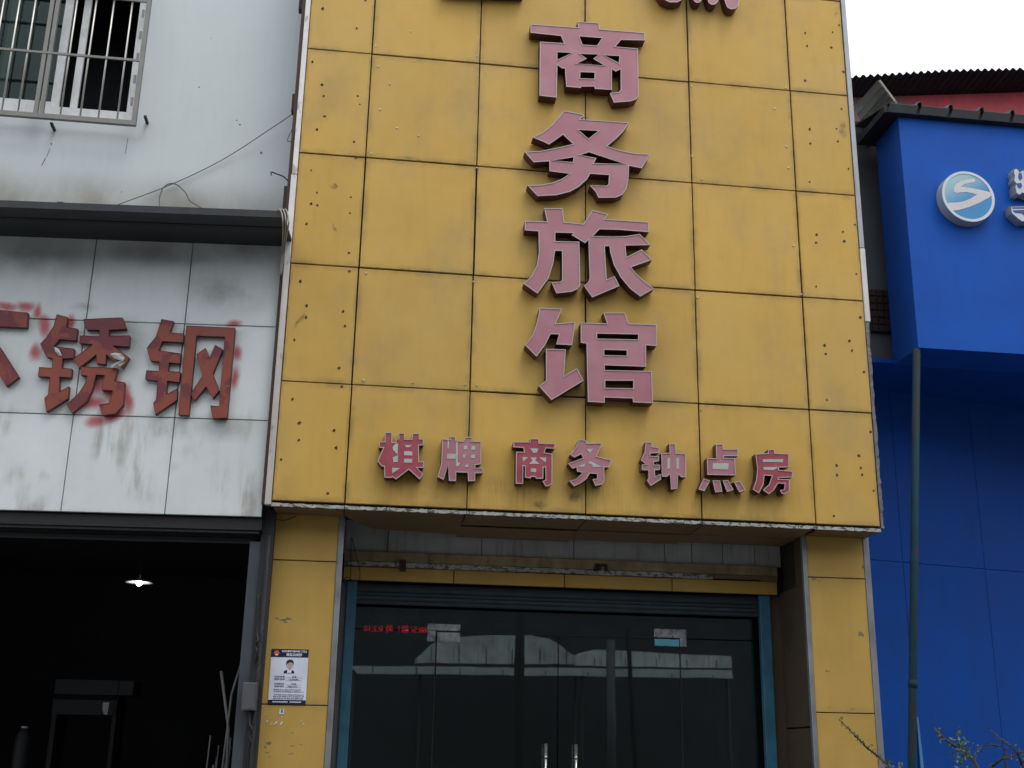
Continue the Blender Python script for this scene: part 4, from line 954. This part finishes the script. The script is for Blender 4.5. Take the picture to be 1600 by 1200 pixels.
cable('cable', 'dark knotted cable running down beside the workshop jamb', [(404, 930, .1), (402, 985, .1), (403, 1000, .06), (399, 1010, .06), (402, 1020, .06), (399, 1040, .1), (397, 1066, .1)], .011, M_black, None, LF)
cable('cable', 'black coiled cable below the meter box', [(392, 1110, .1), (390, 1130, .06), (394, 1140, .05), (389, 1148, .06), (392, 1160, .06), (388, 1175, .08), (386, 1215, .1)], .009, M_black, None, LF)
cable('cable', 'thin dark wires in a narrow loop inside the left of the entrance recess', [(548, 905, .82), (548.5, 870, .80), (549, 840, .78), (555, 862, .78), (562, 890, .80), (561, 905, .80), (552, 908, .8), (543, 902, .8), (537, 907, .82), (540, 915, .84)], .0035, M_black)
cable('cable', 'dark wire hanging under the left end of the board over the pillar', [(420, 808, .26), (440, 813, .25), (452, 811, .2), (463, 806, .15)], .004, M_black)
t = thing('rust_clip', 'brown rusty clip hooked on the beam over the entrance', 'bracket', BF.w(BF.hit(629, 890, .82)[0], .83, BF.hit(629, 893, .82)[1]))
MB().box(-.028, -.012, 0, .028, 0, .09).build('clip_plate', M_brown, t); MB().box(-.028, -.012, .0905, .028, .03, .10).build('clip_hook', M_brown, t)
t = thing('steel_bracket', 'dark square bracket with a hole fixed on the beam over the entrance', 'bracket', BF.w(BF.hit(940, 890, .82)[0], .835, BF.hit(940, 892, .82)[1]))
MB().box(-.055, -.014, 0, -.03, 0, .062).box(.03, -.014, 0, .055, 0, .062).box(-.03, -.014, .042, .03, 0, .062).box(-.075, -.014, .0, -.056, -.003, .02).build('bracket_frame', M_black, t)
MB().box(-.03, -.004, .002, -.002, -.001, .04).build('bracket_back', M_brown, t)
# clip on the render near window etc.
t = thing('rubber_stopper', 'tiny dark clamp lying on the left canopy beam', 'clamp', LF.w(LF.hit(95, 317, -.56)[0], -.56, LF.hit(95, 319, -.56)[1]))
MB().box(-.025, -.01, 0, .02, .02, .018).build('clamp_body', M_black, t); MB().tube([(-.07, 0, .008), (.03, 0, .014)], .004, 5).build('clamp_rod', M_black, t)

# ------------------------------------------------------------------ red characters on the left fascia
RL = (0, 460, 4); GO = 'orange red characters on the grey fascia'
kw = dict(trim=0)
character('sign_character', 'orange red character 不 cut off by the left edge of the picture', GO,
 [([(-400,70),(0,98),(175,115),(168,208),(-60,196),(-62,265),(0,330),(118,515),(40,575),(-70,400),(-90,700),(-175,690),(-160,330),(-340,500),(-400,430),(-200,188),(-400,175)], [])],
 [], RL, LF, -.045, .043, M_or, None, M_ored, **kw)
sx = character('sign_character', 'peeling dark red character 锈 with a torn white flake, middle of the grey fascia', GO,
 [([(355,125),(422,142),(415,205),(485,215),(475,288),(370,280),(335,325),(465,340),(460,398),(390,400),(385,460),(450,465),(445,520),(372,515),(370,610),(432,575),(425,650),(290,735),(278,650),(300,630),(312,515),(238,512),(245,455),(325,460),(330,398),(290,390),(252,310),(290,270),(335,200)], []),
  ([(520,155),(765,145),(790,215),(680,222),(680,260),(812,258),(806,325),(705,320),(808,395),(768,462),(665,375),(660,437),(602,430),(602,375),(495,460),(458,402),(580,312),(497,305),(500,258),(622,262),(622,222),(540,220)], []),
  ([(505,450),(735,462),(715,540),(780,550),(770,690),(720,745),(640,755),(620,690),(680,680),(705,600),(635,598),(640,545),(655,505),(600,502),(575,600),(540,670),(450,742),(415,690),(490,620),(530,560),(545,508),(505,505)], [])],
 [], RL, LF, -.045, .043, M_or, None, M_ored, **kw)
character('sign_character', 'orange red character 钢, rightmost on the grey fascia beside the yellow board', GO,
 [([(1010,155),(1085,168),(1060,240),(1148,245),(1145,300),(1015,292),(990,350),(1130,370),(1125,432),(1055,425),(1050,480),(1128,485),(1120,548),(1045,540),(1040,625),(1108,590),(1105,660),(970,752),(958,680),(975,660),(985,540),(908,530),(915,475),(995,480),(995,420),(940,415),(918,335),(975,265)], []),
  ([(1165,195),(1470,210),(1420,770),(1330,775),(1315,695),(1370,700),(1405,265),(1228,258),(1180,755),(1115,752)], []),
  ([(1228,375),(1285,335),(1310,400),(1345,315),(1393,345),(1330,495),(1370,600),(1330,650),(1288,575),(1215,665),(1192,620),(1265,510)], [])],
 [], RL, LF, -.045, .043, M_or, None, M_ored, **kw)
# torn vinyl flake: curled pale tongues
fx0, fz0 = LF.hit(182, 560, -.06); L = LF.w(fx0, -.06, fz0)
fl = MB()
for pts, bow in ((((172, 553), (180, 551), (190, 553), (195, 558), (193, 564), (184, 562), (177, 559)), -.02), (((173, 572), (180, 567), (193, 562), (195, 566), (188, 573), (175, 575)), -.03), (((85, 542), (92, 545), (97, 556), (92, 556), (86, 549)), -.01)):
    n = len(pts); v = []
    for i, (a, b) in enumerate(pts):
        y = -.052+bow*(i % 3)/2; xx, zz_ = LF.hit(a, b, y); v.append((xx-fx0, y+.06, zz_-fz0))
    c = Vector(v[0]); 
    cen = sum((Vector(q) for q in v), Vector())/n+Vector((0, bow, 0)); v.append(tuple(cen))
    fl.add(v, [(i, (i+1) % n, n) for i in range(n)])
o = fl.build('peeled_flake', simple('pale_vinyl_back', (.5, .52, .50), .5)); o['kind'] = 'stuff'; o.parent = sx; o.location = sx.matrix_basis.inverted()@L; 

# ------------------------------------------------------------------ RIGHT: blue shop
blue = thing('blue_shop_building', 'bright blue painted shop with a deep box sign fascia and panelled lower wall', 'building', (7.5, .8, 0))
def Bl(o):
    o.parent = blue; o.matrix_parent_inverse = Matrix.Translation(-Vector((7.5, .8, 0))); return o
SF = Frame(0, .12, 0)
bx0 = (SF.hit(1405, 183)[0]+SF.hit(1435, 543)[0])/2; bzt = SF.hit(1405, 183)[1]; bzb = SF.hit(1435, 543)[1]
def shear_front():
    # upper left corner leans slightly as in the place
    xt = SF.hit(1403.5, 183)[0]; xb = SF.hit(1435, 543.5)[0]; return xt, xb
xt, xb_ = shear_front()
Bl(MB().hexa([(xt, 0, bzt), (xt+7, 0, bzt), (xb_+7, 0, bzb), (xb_, 0, bzb)], [(xt, .52, bzt), (xt+7, .52, bzt), (xb_+7, .52, bzb), (xb_, .52, bzb)]).build('sign_box', M_blue, None, SF))
# lower wall panels
hz = RF.hit(1480, 884)[1]
ja = [RF.hit(1366, 880)[0]-.25, RF.hit(1411, 880)[0], RF.hit(1538, 880)[0]]
ja += [ja[-1]+(ja[2]-ja[1])*k for k in (1, 2, 3, 4)]
for a, b in zip(ja[:-1], ja[1:]):
    for z0_, z1_ in ((.12, .9), (.904, hz-.003), (hz+.001, bzb+.5)):
        Bl(plate('wall_panel', a+.0015, b-.0015, z0_, z1_, 0, .04, M_bluel, None, RF, .002, .0006, 'bluepanel'))
Bl(fbox('wall_core', ja[0], ja[-1], .12, bzb+.45, .045, .2, M_gap, None, RF))
Bl(fbox('box_underside', xb_-.9, xb_+7, bzb+.02, bzb+.06, .521, 2.6, M_bluel, None, SF))
Bl(MB().box(5.6, 1.2, bzb+.3, 13, 8, bzb+.36).build('upper_floor', M_conc))
# grey concrete return wall in the slit between the buildings, with a latticed brick vent
cy = .95
gxa = BF.hit(1352, 300, cy)[0]-.35; gxb = BF.hit(1384, 380, cy)[0]+.25
Bl(MB().box(gxa, cy, bzb+.061, gxb, cy+.1, bzt+.42).build('slit_wall', simple('dark_grey_render', (.12, .13, .13), .85)))
a0, z1_ = BF.hit(1357, 452, cy-.03); a1, z0_ = BF.hit(1392, 520, cy-.03)
vent = Bl(MB().box(a0, cy-.03, z0_, a1, cy-.001, z1_).build('brick_vent', M_brown))
M_brick = grimy('sooty_red_brick', (.055, .028, .022), .85, 0, .3, streak=.4)
for r in range(6):
    for c in range(3):
        hh = (z1_-z0_)/6; ww = (a1-a0)/3
        q = MB().box(a0+c*ww+.006, cy-.05, z0_+r*hh+.006, a0+(c+1)*ww-.006, cy-.031, z0_+(r+1)*hh-.006).build('brick', M_brick); q.parent = vent
# support pole under the sign corner
p0 = SF.w(SF.hit(1434, 548, .02)[0], .04, bzb-.002); a, b = BF.hit(1425, 1190, p0.y)
kx = (a-p0.x)/(b-p0.z); bx_ = p0.x+kx*(.116-p0.z)
pole = thing('support_pole', 'flaking green blue steel pole under the left corner of the blue sign box', 'pole', (bx_, p0.y, .116))
L3 = lambda z: (p0.x+kx*(z-p0.z)-bx_, 0, z-.116)
MB().tube([L3(.13), L3(1.5), L3(2.6), L3(p0.z)], .035, 14).build('tube', M_pole, pole, None, True)
MB().tube([L3(2.2), L3(2.26)], .040, 14).build('collar', M_pole, pole, None, True)
MB().box(-.09, -.09, 0, .09, .09, .011).build('base_plate', M_alud, pole)
# dark water stain & light blue strip behind the pole foot
a, b = RF.hit(1440, 1130, -.01); 
t = thing('blue_plank', 'narrow light blue plank leaning on the blue wall behind the pole foot', 'plank', RF.w(RF.hit(1444, 1195, -.03)[0], -.03, .116), RF.a)
q0 = RF.hit(1434, 1120, -.02); xx = RF.hit(1444, 1195, -.03)[0]
MB().hexa([(-.06, -.02, 0), (.035, -.02, 0), (q0[0]-xx+.005, .01, q0[1]-.116), (q0[0]-xx-.012, .01, q0[1]-.125)], [(-.06, .0, 0), (.035, .0, 0), (q0[0]-xx+.005, .026, q0[1]-.116), (q0[0]-xx-.012, .026, q0[1]-.125)]).build('board', simple('light_blue_paint', (.05, .22, .45), .5), t)
# round logo sign
cxs, czs = SF.hit(1513, 307, -.11); rr = (SF.hit(1554, 307, -.11)[0]-SF.hit(1472.5, 307, -.11)[0])/2
lg = thing('round_logo_sign', 'round light blue lightbox with a white swooping S mark on the blue sign', 'sign', SF.w(cxs, -.005, czs), SF.a)
def disc(r0, y0, r1, y1, n=48):
    b = MB(); v = []; f = []
    for r, y in ((r0, y0), (r1, y1)): v += [(r*cos(2*pi*k/n), y, r*sin(2*pi*k/n)) for k in range(n)]
    f = [(k, (k+1) % n, n+(k+1) % n, n+k) for k in range(n)]; return b.add(v, f)
sd_ = disc(rr*1.0, -.105, rr*1.02, -.002); sd_.build('side_wall', grimy('grey_lightbox_side', (.42, .43, .42), .45, .3, .2, streak=.3), lg, None, True)
rim = disc(rr*.995, -.109, rr*.90, -.109); rim2 = disc(rr*.90, -.109, rr*.89, -.1035); rim3 = disc(rr*1.0, -.105, rr*.995, -.109); rim.add(rim2.v, rim2.f); rim.add(rim3.v, rim3.f); rim.build('rim', simple('white_rim', (.62, .66, .68), .35), lg)
n = 48; fv = [(rr*.895*cos(2*pi*k/n), -.104, rr*.895*sin(2*pi*k/n)) for k in range(n)]
N = NT('blue_gradient_print'); tc = N.n('TexCoord').outputs['Generated']; sp = N.n('SeparateXYZ'); N.l(tc, sp.inputs[0])
g = N.rng(N.math('ADD', N.math('MULTIPLY', sp.outputs[2], -.8), N.math('MULTIPLY', sp.outputs[0], .45)), -.65, -.05, 0, 1)
N.l(N.mix(g, (.36, .55, .58), (.03, .24, .50)), N.b.inputs['Base Color']); N.b.inputs['Roughness'].default_value = .25
mesh('face', fv, [tuple(range(n))], N.m, lg)
SW = [(715,350),(690,338),(610,345),(520,370),(460,410),(430,460),(430,510),(465,530),(520,520),(600,515),(680,530),(740,548),(660,600),(560,640),(470,655),(340,660),(330,690),(400,765),(500,755),(640,715),(780,655),(900,590),(955,545),(930,520),(800,490),(650,460),(520,445),(560,415),(640,392),(710,385)]
v = []
for a, b in SW:
    x_, z_ = SF.hit(1440+a/8.57, 240+b/8.57, -.11); v.append(Vector((x_-cxs, z_-czs, 0)))
tris = geometry.tessellate_polygon([v]); mesh('swoosh_mark', [(p.x, -.1065, p.y) for p in v], [tuple(t_) for t_ in tris], simple('pale_white_print', (.62, .60, .60), .35), lg)
RR = (1440, 240, 8.57)
M_bl_inl = simple('dark_blue_inlay', (.03, .05, .25), .4); M_lside = grimy('grey_channel_side', (.34, .36, .35), .5, .3, .2, streak=.3)
M_lface = simple('pale_letter_face', (.56, .60, .64), .35)
character('sign_character', 'white channel letter at the right edge beside the round logo, upper one', 'white channel letters on the blue sign',
 [([(1235,200),(1262,188),(1292,200),(1315,240),(1345,215),(1500,212),(1520,300),(1520,575),(1420,560),(1345,530),(1310,560),(1262,535),(1242,440),(1262,405),(1225,360),(1240,300),(1222,250)], [])],
 [[(1300,262),(1338,262),(1350,330),(1318,365),(1290,318)],[(1272,400),(1332,392),(1345,440),(1318,470),(1285,450)],[(1370,260),(1500,260),(1500,300),(1380,320)]], RR, SF, -.10, .095, M_lface, M_bl_inl, M_lside, trim=.006, minl=M_bl_inl)
character('sign_character', 'white and blue channel letter at the right edge beside the round logo, lower one', 'white channel letters on the blue sign',
 [([(1180,700),(1520,692),(1540,905),(1340,915),(1290,880),(1200,800)], [])],
 [[(1210,722),(1500,718),(1500,735),(1215,738)],[(1218,760),(1500,752),(1500,790),(1372,828),(1335,800),(1245,792)]], RR, SF, -.10, .095, M_lface, M_bl_inl, M_lside, trim=.006, minl=M_bl_inl)
# tile-form metal coping along the top of the blue box
cop = MB(); xs0 = SF.hit(1392, 185, -.08)[0]; pitch = (SF.hit(1498, 180, -.08)[0]-SF.hit(1449, 172, -.08)[0])
zc0 = bzt+.005; n = 12
prof = []
for k in range(n):
    xx = xs0+k*pitch
    prof += [(xx, 0), (xx+pitch*.30, .000), (xx+pitch*.62, -.006), (xx+pitch*.84, .002), (xx+pitch*.90, .040), (xx+pitch*.99, .046)]
v = []; f = []; m = len(prof)
for (yy, dz) in ((-.10, 0), (.75, .22)):
    v += [(a, yy, zc0+.085+b+dz) for a, b in prof]
for (yy, dz) in ((-.10, -.004), (.75, .216)):
    v += [(a, yy, zc0+.079+b+dz) for a, b in prof]
for i in range(m-1): f += [(i, i+1, m+i+1, m+i), (2*m+i, 3*m+i, 3*m+i+1, 2*m+i+1), (i, 2*m+i, 2*m+i+1, i+1)]
Bl(mesh('tile_coping', v, f, M_tile, None, SF))
lip = MB()
for k in range(n):
    xx = xs0+k*pitch; lip.add([(xx, -.10, zc0+.078), (xx+pitch*.9, -.10, zc0+.078), (xx+pitch*.80, -.075, zc0-.002), (xx-pitch*.08, -.075, zc0-.002), (xx, -.094, zc0+.078), (xx+pitch*.9, -.094, zc0+.078), (xx+pitch*.80, -.069, zc0-.002), (xx-pitch*.08, -.069, zc0-.002)],
        [(0, 1, 2, 3), (7, 6, 5, 4), (0, 4, 5, 1), (1, 5, 6, 2), (2, 6, 7, 3), (3, 7, 4, 0)])
Bl(lip.build('coping_lip', M_tile, None, SF))
Bl(fbox('coping_filler', xs0-.05, xs0+n*pitch, zc0-.0, zc0+.07, -.06, .6, M_roof, None, SF))
# back building: red wall under a corrugated eave
back = thing('rear_house', 'rear house with a faded red upper wall under a dark corrugated eave', 'building', (9, 3.5, 0))
def Bk(o):
    o.parent = back; o.matrix_parent_inverse = Matrix.Translation(-Vector((9, 3.5, 0))); return o
EF = Frame(0, 2.2, 0)
eA = EF.hit(1325, 120); eB = EF.hit(1480, 110); eC = EF.hit(1610, 107)
wy = .5
zA = EF.hit(1350, 156, wy+.1); zB2 = EF.hit(1600, 148, wy+.1); zw = max(zA[1], zB2[1])+.3
zs = [zA[1]+(x-zA[0])*(zB2[1]-zA[1])/(zB2[0]-zA[0])-.02 for x in (5.2, 15.4)]; Y0_ = 2.2+wy
Bk(MB().hexa([(5.2, Y0_, 4), (15.4, Y0_, 4), (15.4, Y0_, zs[1]), (5.2, Y0_, zs[0])], [(5.2, Y0_+.2, 4), (15.4, Y0_+.2, 4), (15.4, Y0_+.2, zs[1]), (5.2, Y0_+.2, zs[0])]).build('red_wall', M_redw))
v = []; f = []; nn = 420; Xa, Xb = 5.2, 15.5
pw = (EF.hit(1580, 108)[0]-EF.hit(1558, 108)[0])/2
def zedge(x):
    s0 = (eB[1]-eA[1])/(eB[0]-eA[0]); s1 = (eC[1]-eB[1])/(eC[0]-eB[0])
    return eA[1]+(x-eA[0])*s0 if x < eB[0] else eB[1]+(x-eB[0])*s1
for i in range(nn+1):
    x = Xa+(Xb-Xa)*i/nn; c = .022*sin(2*pi*x/pw)
    ze_ = zedge(x); zi = zA[1]+(x-zA[0])*(zB2[1]-zA[1])/(zB2[0]-zA[0])-.03
    v += [(x, 0, ze_+c), (x, wy+.1, zi+c+.03), (x, 0, ze_+c-.006), (x, wy+.1, zi+c+.024)]
for i in range(nn):
    q = 4*i; f += [(q, q+4, q+5, q+1), (q+2, q+3, q+7, q+6), (q, q+2, q+6, q+4)]
Bk(mesh('corrugated_eave', v, f, M_roof, None, EF, True))
# metal flashing sheet closing the end, between the board and the blue box
fl = MB()
def q3(px, py, y): a, b = BF.hit(px, py, y); return Vector((a, y, b))
A = [q3(1338, 166, .9), q3(1371, 124, .30), q3(1376, 132, .30), q3(1397, 160, .32), q3(1352, 208, .95)]
ribs = 4
P00, P01, P10, P11 = q3(1336, 168, .95), q3(1373, 126, .22), q3(1352, 212, .95), q3(1397, 158, .22)
t_ = Bl(MB().hexa([P00, P01, P11, P10], [p+Vector((.02, 0, .012)) for p in (P00, P01, P11, P10)]).build('end_flashing', M_flash))
for k in range(ribs+1):
    s = k/ribs; a = P00.lerp(P10, s); b = P01.lerp(P11, s)
    q = MB().tube([a+Vector((-.006, 0, -.004)), b+Vector((-.006, 0, -.004))], .0045, 6).build('rib', M_flash); q.parent = t_
P20, P21 = q3(1356, 232, .95), q3(1408, 176, .16)
Bl(MB().hexa([P10, P11, P21, P20], [p+Vector((.02, 0, .012)) for p in (P10, P11, P21, P20)]).build('end_soffit', M_tile))
tag(cable('hanging_strip', 'pale strip hanging beside the blue box under the flashing', [(1376, 212, .55), (1379, 225, .55), (1382, 238, .55)], .012, M_lwire, cat='strip'))

# ------------------------------------------------------------------ shrub in front (branches reach into the picture)
Ysh = -4.0
def shrub_point(px, py, y): a, b = BF.hit(px, py, y); return Vector((a, y, b))
base = shrub_point(1560, 1200, Ysh); base.z = .14
sh = thing('thorny_shrub', 'thorny shrub with thin arching twigs and tiny green leaves at the lower right', 'shrub', base)
BR = [([(1311, 1124), (1330, 1143), (1352, 1166), (1372, 1182), (1395, 1202), (1440, 1235)], .004, 1.0),
      ([(1460, 1138), (1470, 1150), (1487, 1163), (1508, 1176), (1520, 1185), (1530, 1205), (1545, 1260)], .006, 1.5),
      ([(1548, 1140), (1560, 1152), (1578, 1165), (1590, 1176), (1598, 1200), (1590, 1250)], .004, .5),
      ([(1600, 1174), (1580, 1182), (1565, 1186), (1550, 1198), (1545, 1220)], .005, 1.1),
      ([(1522, 1180), (1535, 1166), (1550, 1163), (1570, 1168)], .003, .5)]
st_ = MB(); lf = MB()
def leaf(p, s):
    d = Vector((random.gauss(0, 1), random.gauss(0, .6), random.gauss(.3, 1))).normalized(); sd2 = d.cross(Vector((random.gauss(0, 1), random.gauss(0, 1), random.gauss(0, 1)))).normalized()
    lf.add([p, p+d*s*.5+sd2*s*.22, p+d*s, p+d*s*.5-sd2*s*.22], [(0, 1, 2), (0, 2, 3)])
for pts, r, dens in BR:
    W = [shrub_point(a, b, Ysh+random.uniform(-.05, .05))-base for a, b in pts]
    W.append(Vector((W[-1].x*.4, 0, W[-1].z*.55))); W.append(Vector((random.uniform(-.05, .05), 0, 0)))
    nb = len(W); st_.tube(W[::-1], r*2.2, 6, r*.5)
    for i in range(len(pts)-1):
        a, b = W[i], W[i+1]; L_ = (b-a).length
        for k in range(int(L_*160*dens)+2):
            p = a.lerp(b, random.random())
            if random.random() < .35:
                q = p+Vector((random.gauss(0, .012), random.gauss(0, .012), random.gauss(.004, .014))); st_.tube([p, q], .0014, 4, .0006); p = q
            for j in range(random.choice((1, 1, 2, 3))): leaf(p, random.uniform(.008, .018))
for cx_, cy_, n_, sp_ in ((1500, 1170, 90, 9), (1503, 1188, 45, 7), (1497, 1142, 10, 3), (1390, 1192, 10, 4), (1405, 1198, 12, 4), (1467, 1142, 8, 3)):
    for k in range(n_):
        p = shrub_point(cx_+random.gauss(0, sp_), cy_+random.gauss(0, sp_), Ysh+random.gauss(0, .03))-base; leaf(p, random.uniform(.014, .028))
for i in range(9):    # lower twigs below the picture
    e = Vector((random.uniform(-.5, .5), random.uniform(-.4, .4), random.uniform(.6, 1.15))); st_.tube([Vector((0, 0, 0)), e*.5+Vector((0, 0, .1)), e], .008, 6, .002)
    for k in range(40): leaf(e*.5+(e*.5)*random.random()+Vector((random.gauss(0, .05), random.gauss(0, .05), random.gauss(.03, .05))), random.uniform(.012, .024))
st_.build('stem', M_twig, sh); lf.build('leaves', M_leaf, sh)['kind'] = 'stuff'

# ------------------------------------------------------------------ across the street (seen only as reflections in the glass)
def mir(px, py, Yr):
    Yv = 2*G-Yr; a, b = BF.hit(px, py, Yv); return a, b
opp = thing('opposite_building', 'plain dark grey building across the street, reflected in the glass doors', 'building', (4, -20, 0))
ob = MB().box(-16, -24, 0, 26, -16.5, 10).build('wall', M_opp); ob.parent = opp; ob.matrix_parent_inverse = Matrix.Translation(-opp.location)
for i in range(16):
    for k, (z0_, z1_) in enumerate(((5.4, 6.8), (8.0, 9.3))):
        q = MB().box(-14+i*2.4, -16.52, z0_, -12.6+i*2.4, -16.501, z1_).build('window', M_black); q.parent = opp; q.matrix_parent_inverse = Matrix.Translation(-opp.location)
for i in range(20):
    q = MB().box(-14.3+i*2.4, -16.58, 3.4, -14.1+i*2.4, -16.521, 10).build('pilaster', M_conc); q.parent = opp; q.matrix_parent_inverse = Matrix.Translation(-opp.location)
for i in range(9):
    q = MB().box(-15+i*4.4, -16.53, .13, -11.2+i*4.4, -16.501, 3.1).build('shop_opening', M_intd); q.parent = opp; q.matrix_parent_inverse = Matrix.Translation(-opp.location)
M_awn2 = grimy('sooty_canvas', (.60, .63, .61), .8, 0, .25, (.08, .08, .075), .6, 0, .2, 3, .1)
def awning(label, pts, Y, dep, m, seams):
    """canopy with the given outline as mirrored in the door; seams: how many cloth strips"""
    P_ = [mir(a, b, Y) for a, b in pts]; cx = sum(p[0] for p in P_)/len(P_)
    t = thing('awning', label, 'awning', (cx, Y, 0), 0, 'awnings across the street'); n = len(P_)
    v = [(a-cx, 0, b) for a, b in P_]+[(a-cx, -dep, b+.05) for a, b in P_]
    mesh('cloth', v, [tuple(range(n)), tuple(range(n, 2*n))]+[(i, (i+1) % n, n+(i+1) % n, n+i) for i in range(n)], m, t)
    xa_, xb2 = min(p[0] for p in P_)-cx, max(p[0] for p in P_)-cx; zb_ = min(p[1] for p in P_); zt_ = max(p[1] for p in P_)
    for k in range(seams):
        x = xa_+(xb2-xa_)*(k+.5)/seams; MB().box(x-.008, .001, zb_+.02, x+.008, .012, zb_+(zt_-zb_)*.55).build('seam', M_opp, t)
    m_ = MB()
    for x in (xa_+.08, xb2-.08): m_.tube([(x, -.1, zb_-.001), (x, -.1, .1)], .03, 8)
    m_.build('post', M_alud, t)
    return t
awning('long dirty white awning across the street, lower pale band', [(548, 1040), (700, 1042), (900, 1044), (1144, 1047), (1146, 1060), (900, 1056), (560, 1052)], -13.2, .9, M_awn, 9)
awning('short pale awning band across the street at the right', [(905, 1026), (916, 1019), (932, 1015), (950, 1016), (1143, 1026), (1144, 1044), (905, 1040)], -13.5, .9, M_awn2, 5)
awning('domed pale canopy across the street with sewn panels', [(652, 1036), (654, 1026), (664, 1018), (676, 1006), (694, 999), (722, 995), (770, 992), (830, 993), (858, 998), (876, 1008), (890, 1020), (905, 1028), (906, 1038), (780, 1037)], -13.9, 1.2, M_awn2, 6)
a, b = mir(952, 1195, -6.5)
rp = thing('round_traffic_sign', 'round sign on a grey pole at the far kerb, seen only mirrored in the door', 'road sign', (a, -12.4, .12))
a2, zc_ = mir(955, 1090, -12.4); rr2 = abs(mir(980, 1090, -12.4)[0]-a2)
rp.location.x = a2
MB().tube([(0, 0, 0), (0, 0, zc_+1.0)], .09, 10).build('pole', M_alud, rp, None, True)
dd = disc(rr2, .10, rr2, .14); nn_ = len(dd.v)//2; dd.f += [tuple(range(nn_)), tuple(range(nn_, 2*nn_))]; dd.build('disc', M_opp, rp)
a, b = mir(811, 1100, -11.5)
tp = thing('street_pole', 'dark concrete street pole across the road, seen only mirrored in the door', 'pole', (a, -11.5, 0))
MB().tube([(0, 0, 0), (0, 0, 8)], .105, 12, .08).build('shaft', M_asph, tp, None, True); MB().box(-.6, -.05, 7.2, .6, .05, 7.3).build('crossarm', M_roof, tp)

a, b = mir(982, 1020, -12.9); a2, b2 = mir(996, 1100, -12.9)
t = thing('wooden_prop', 'slanting dark prop beside the round sign across the road, seen only mirrored', 'post', (a2, -12.9, .12))
MB().tube([(0, 0, 0), (a-a2, 0, b+.35)], .05, 8).build('shaft', M_roof, t, None, True); MB().box(-.12, -.12, -.001, .12, .12, .02).build('foot', M_roof, t)
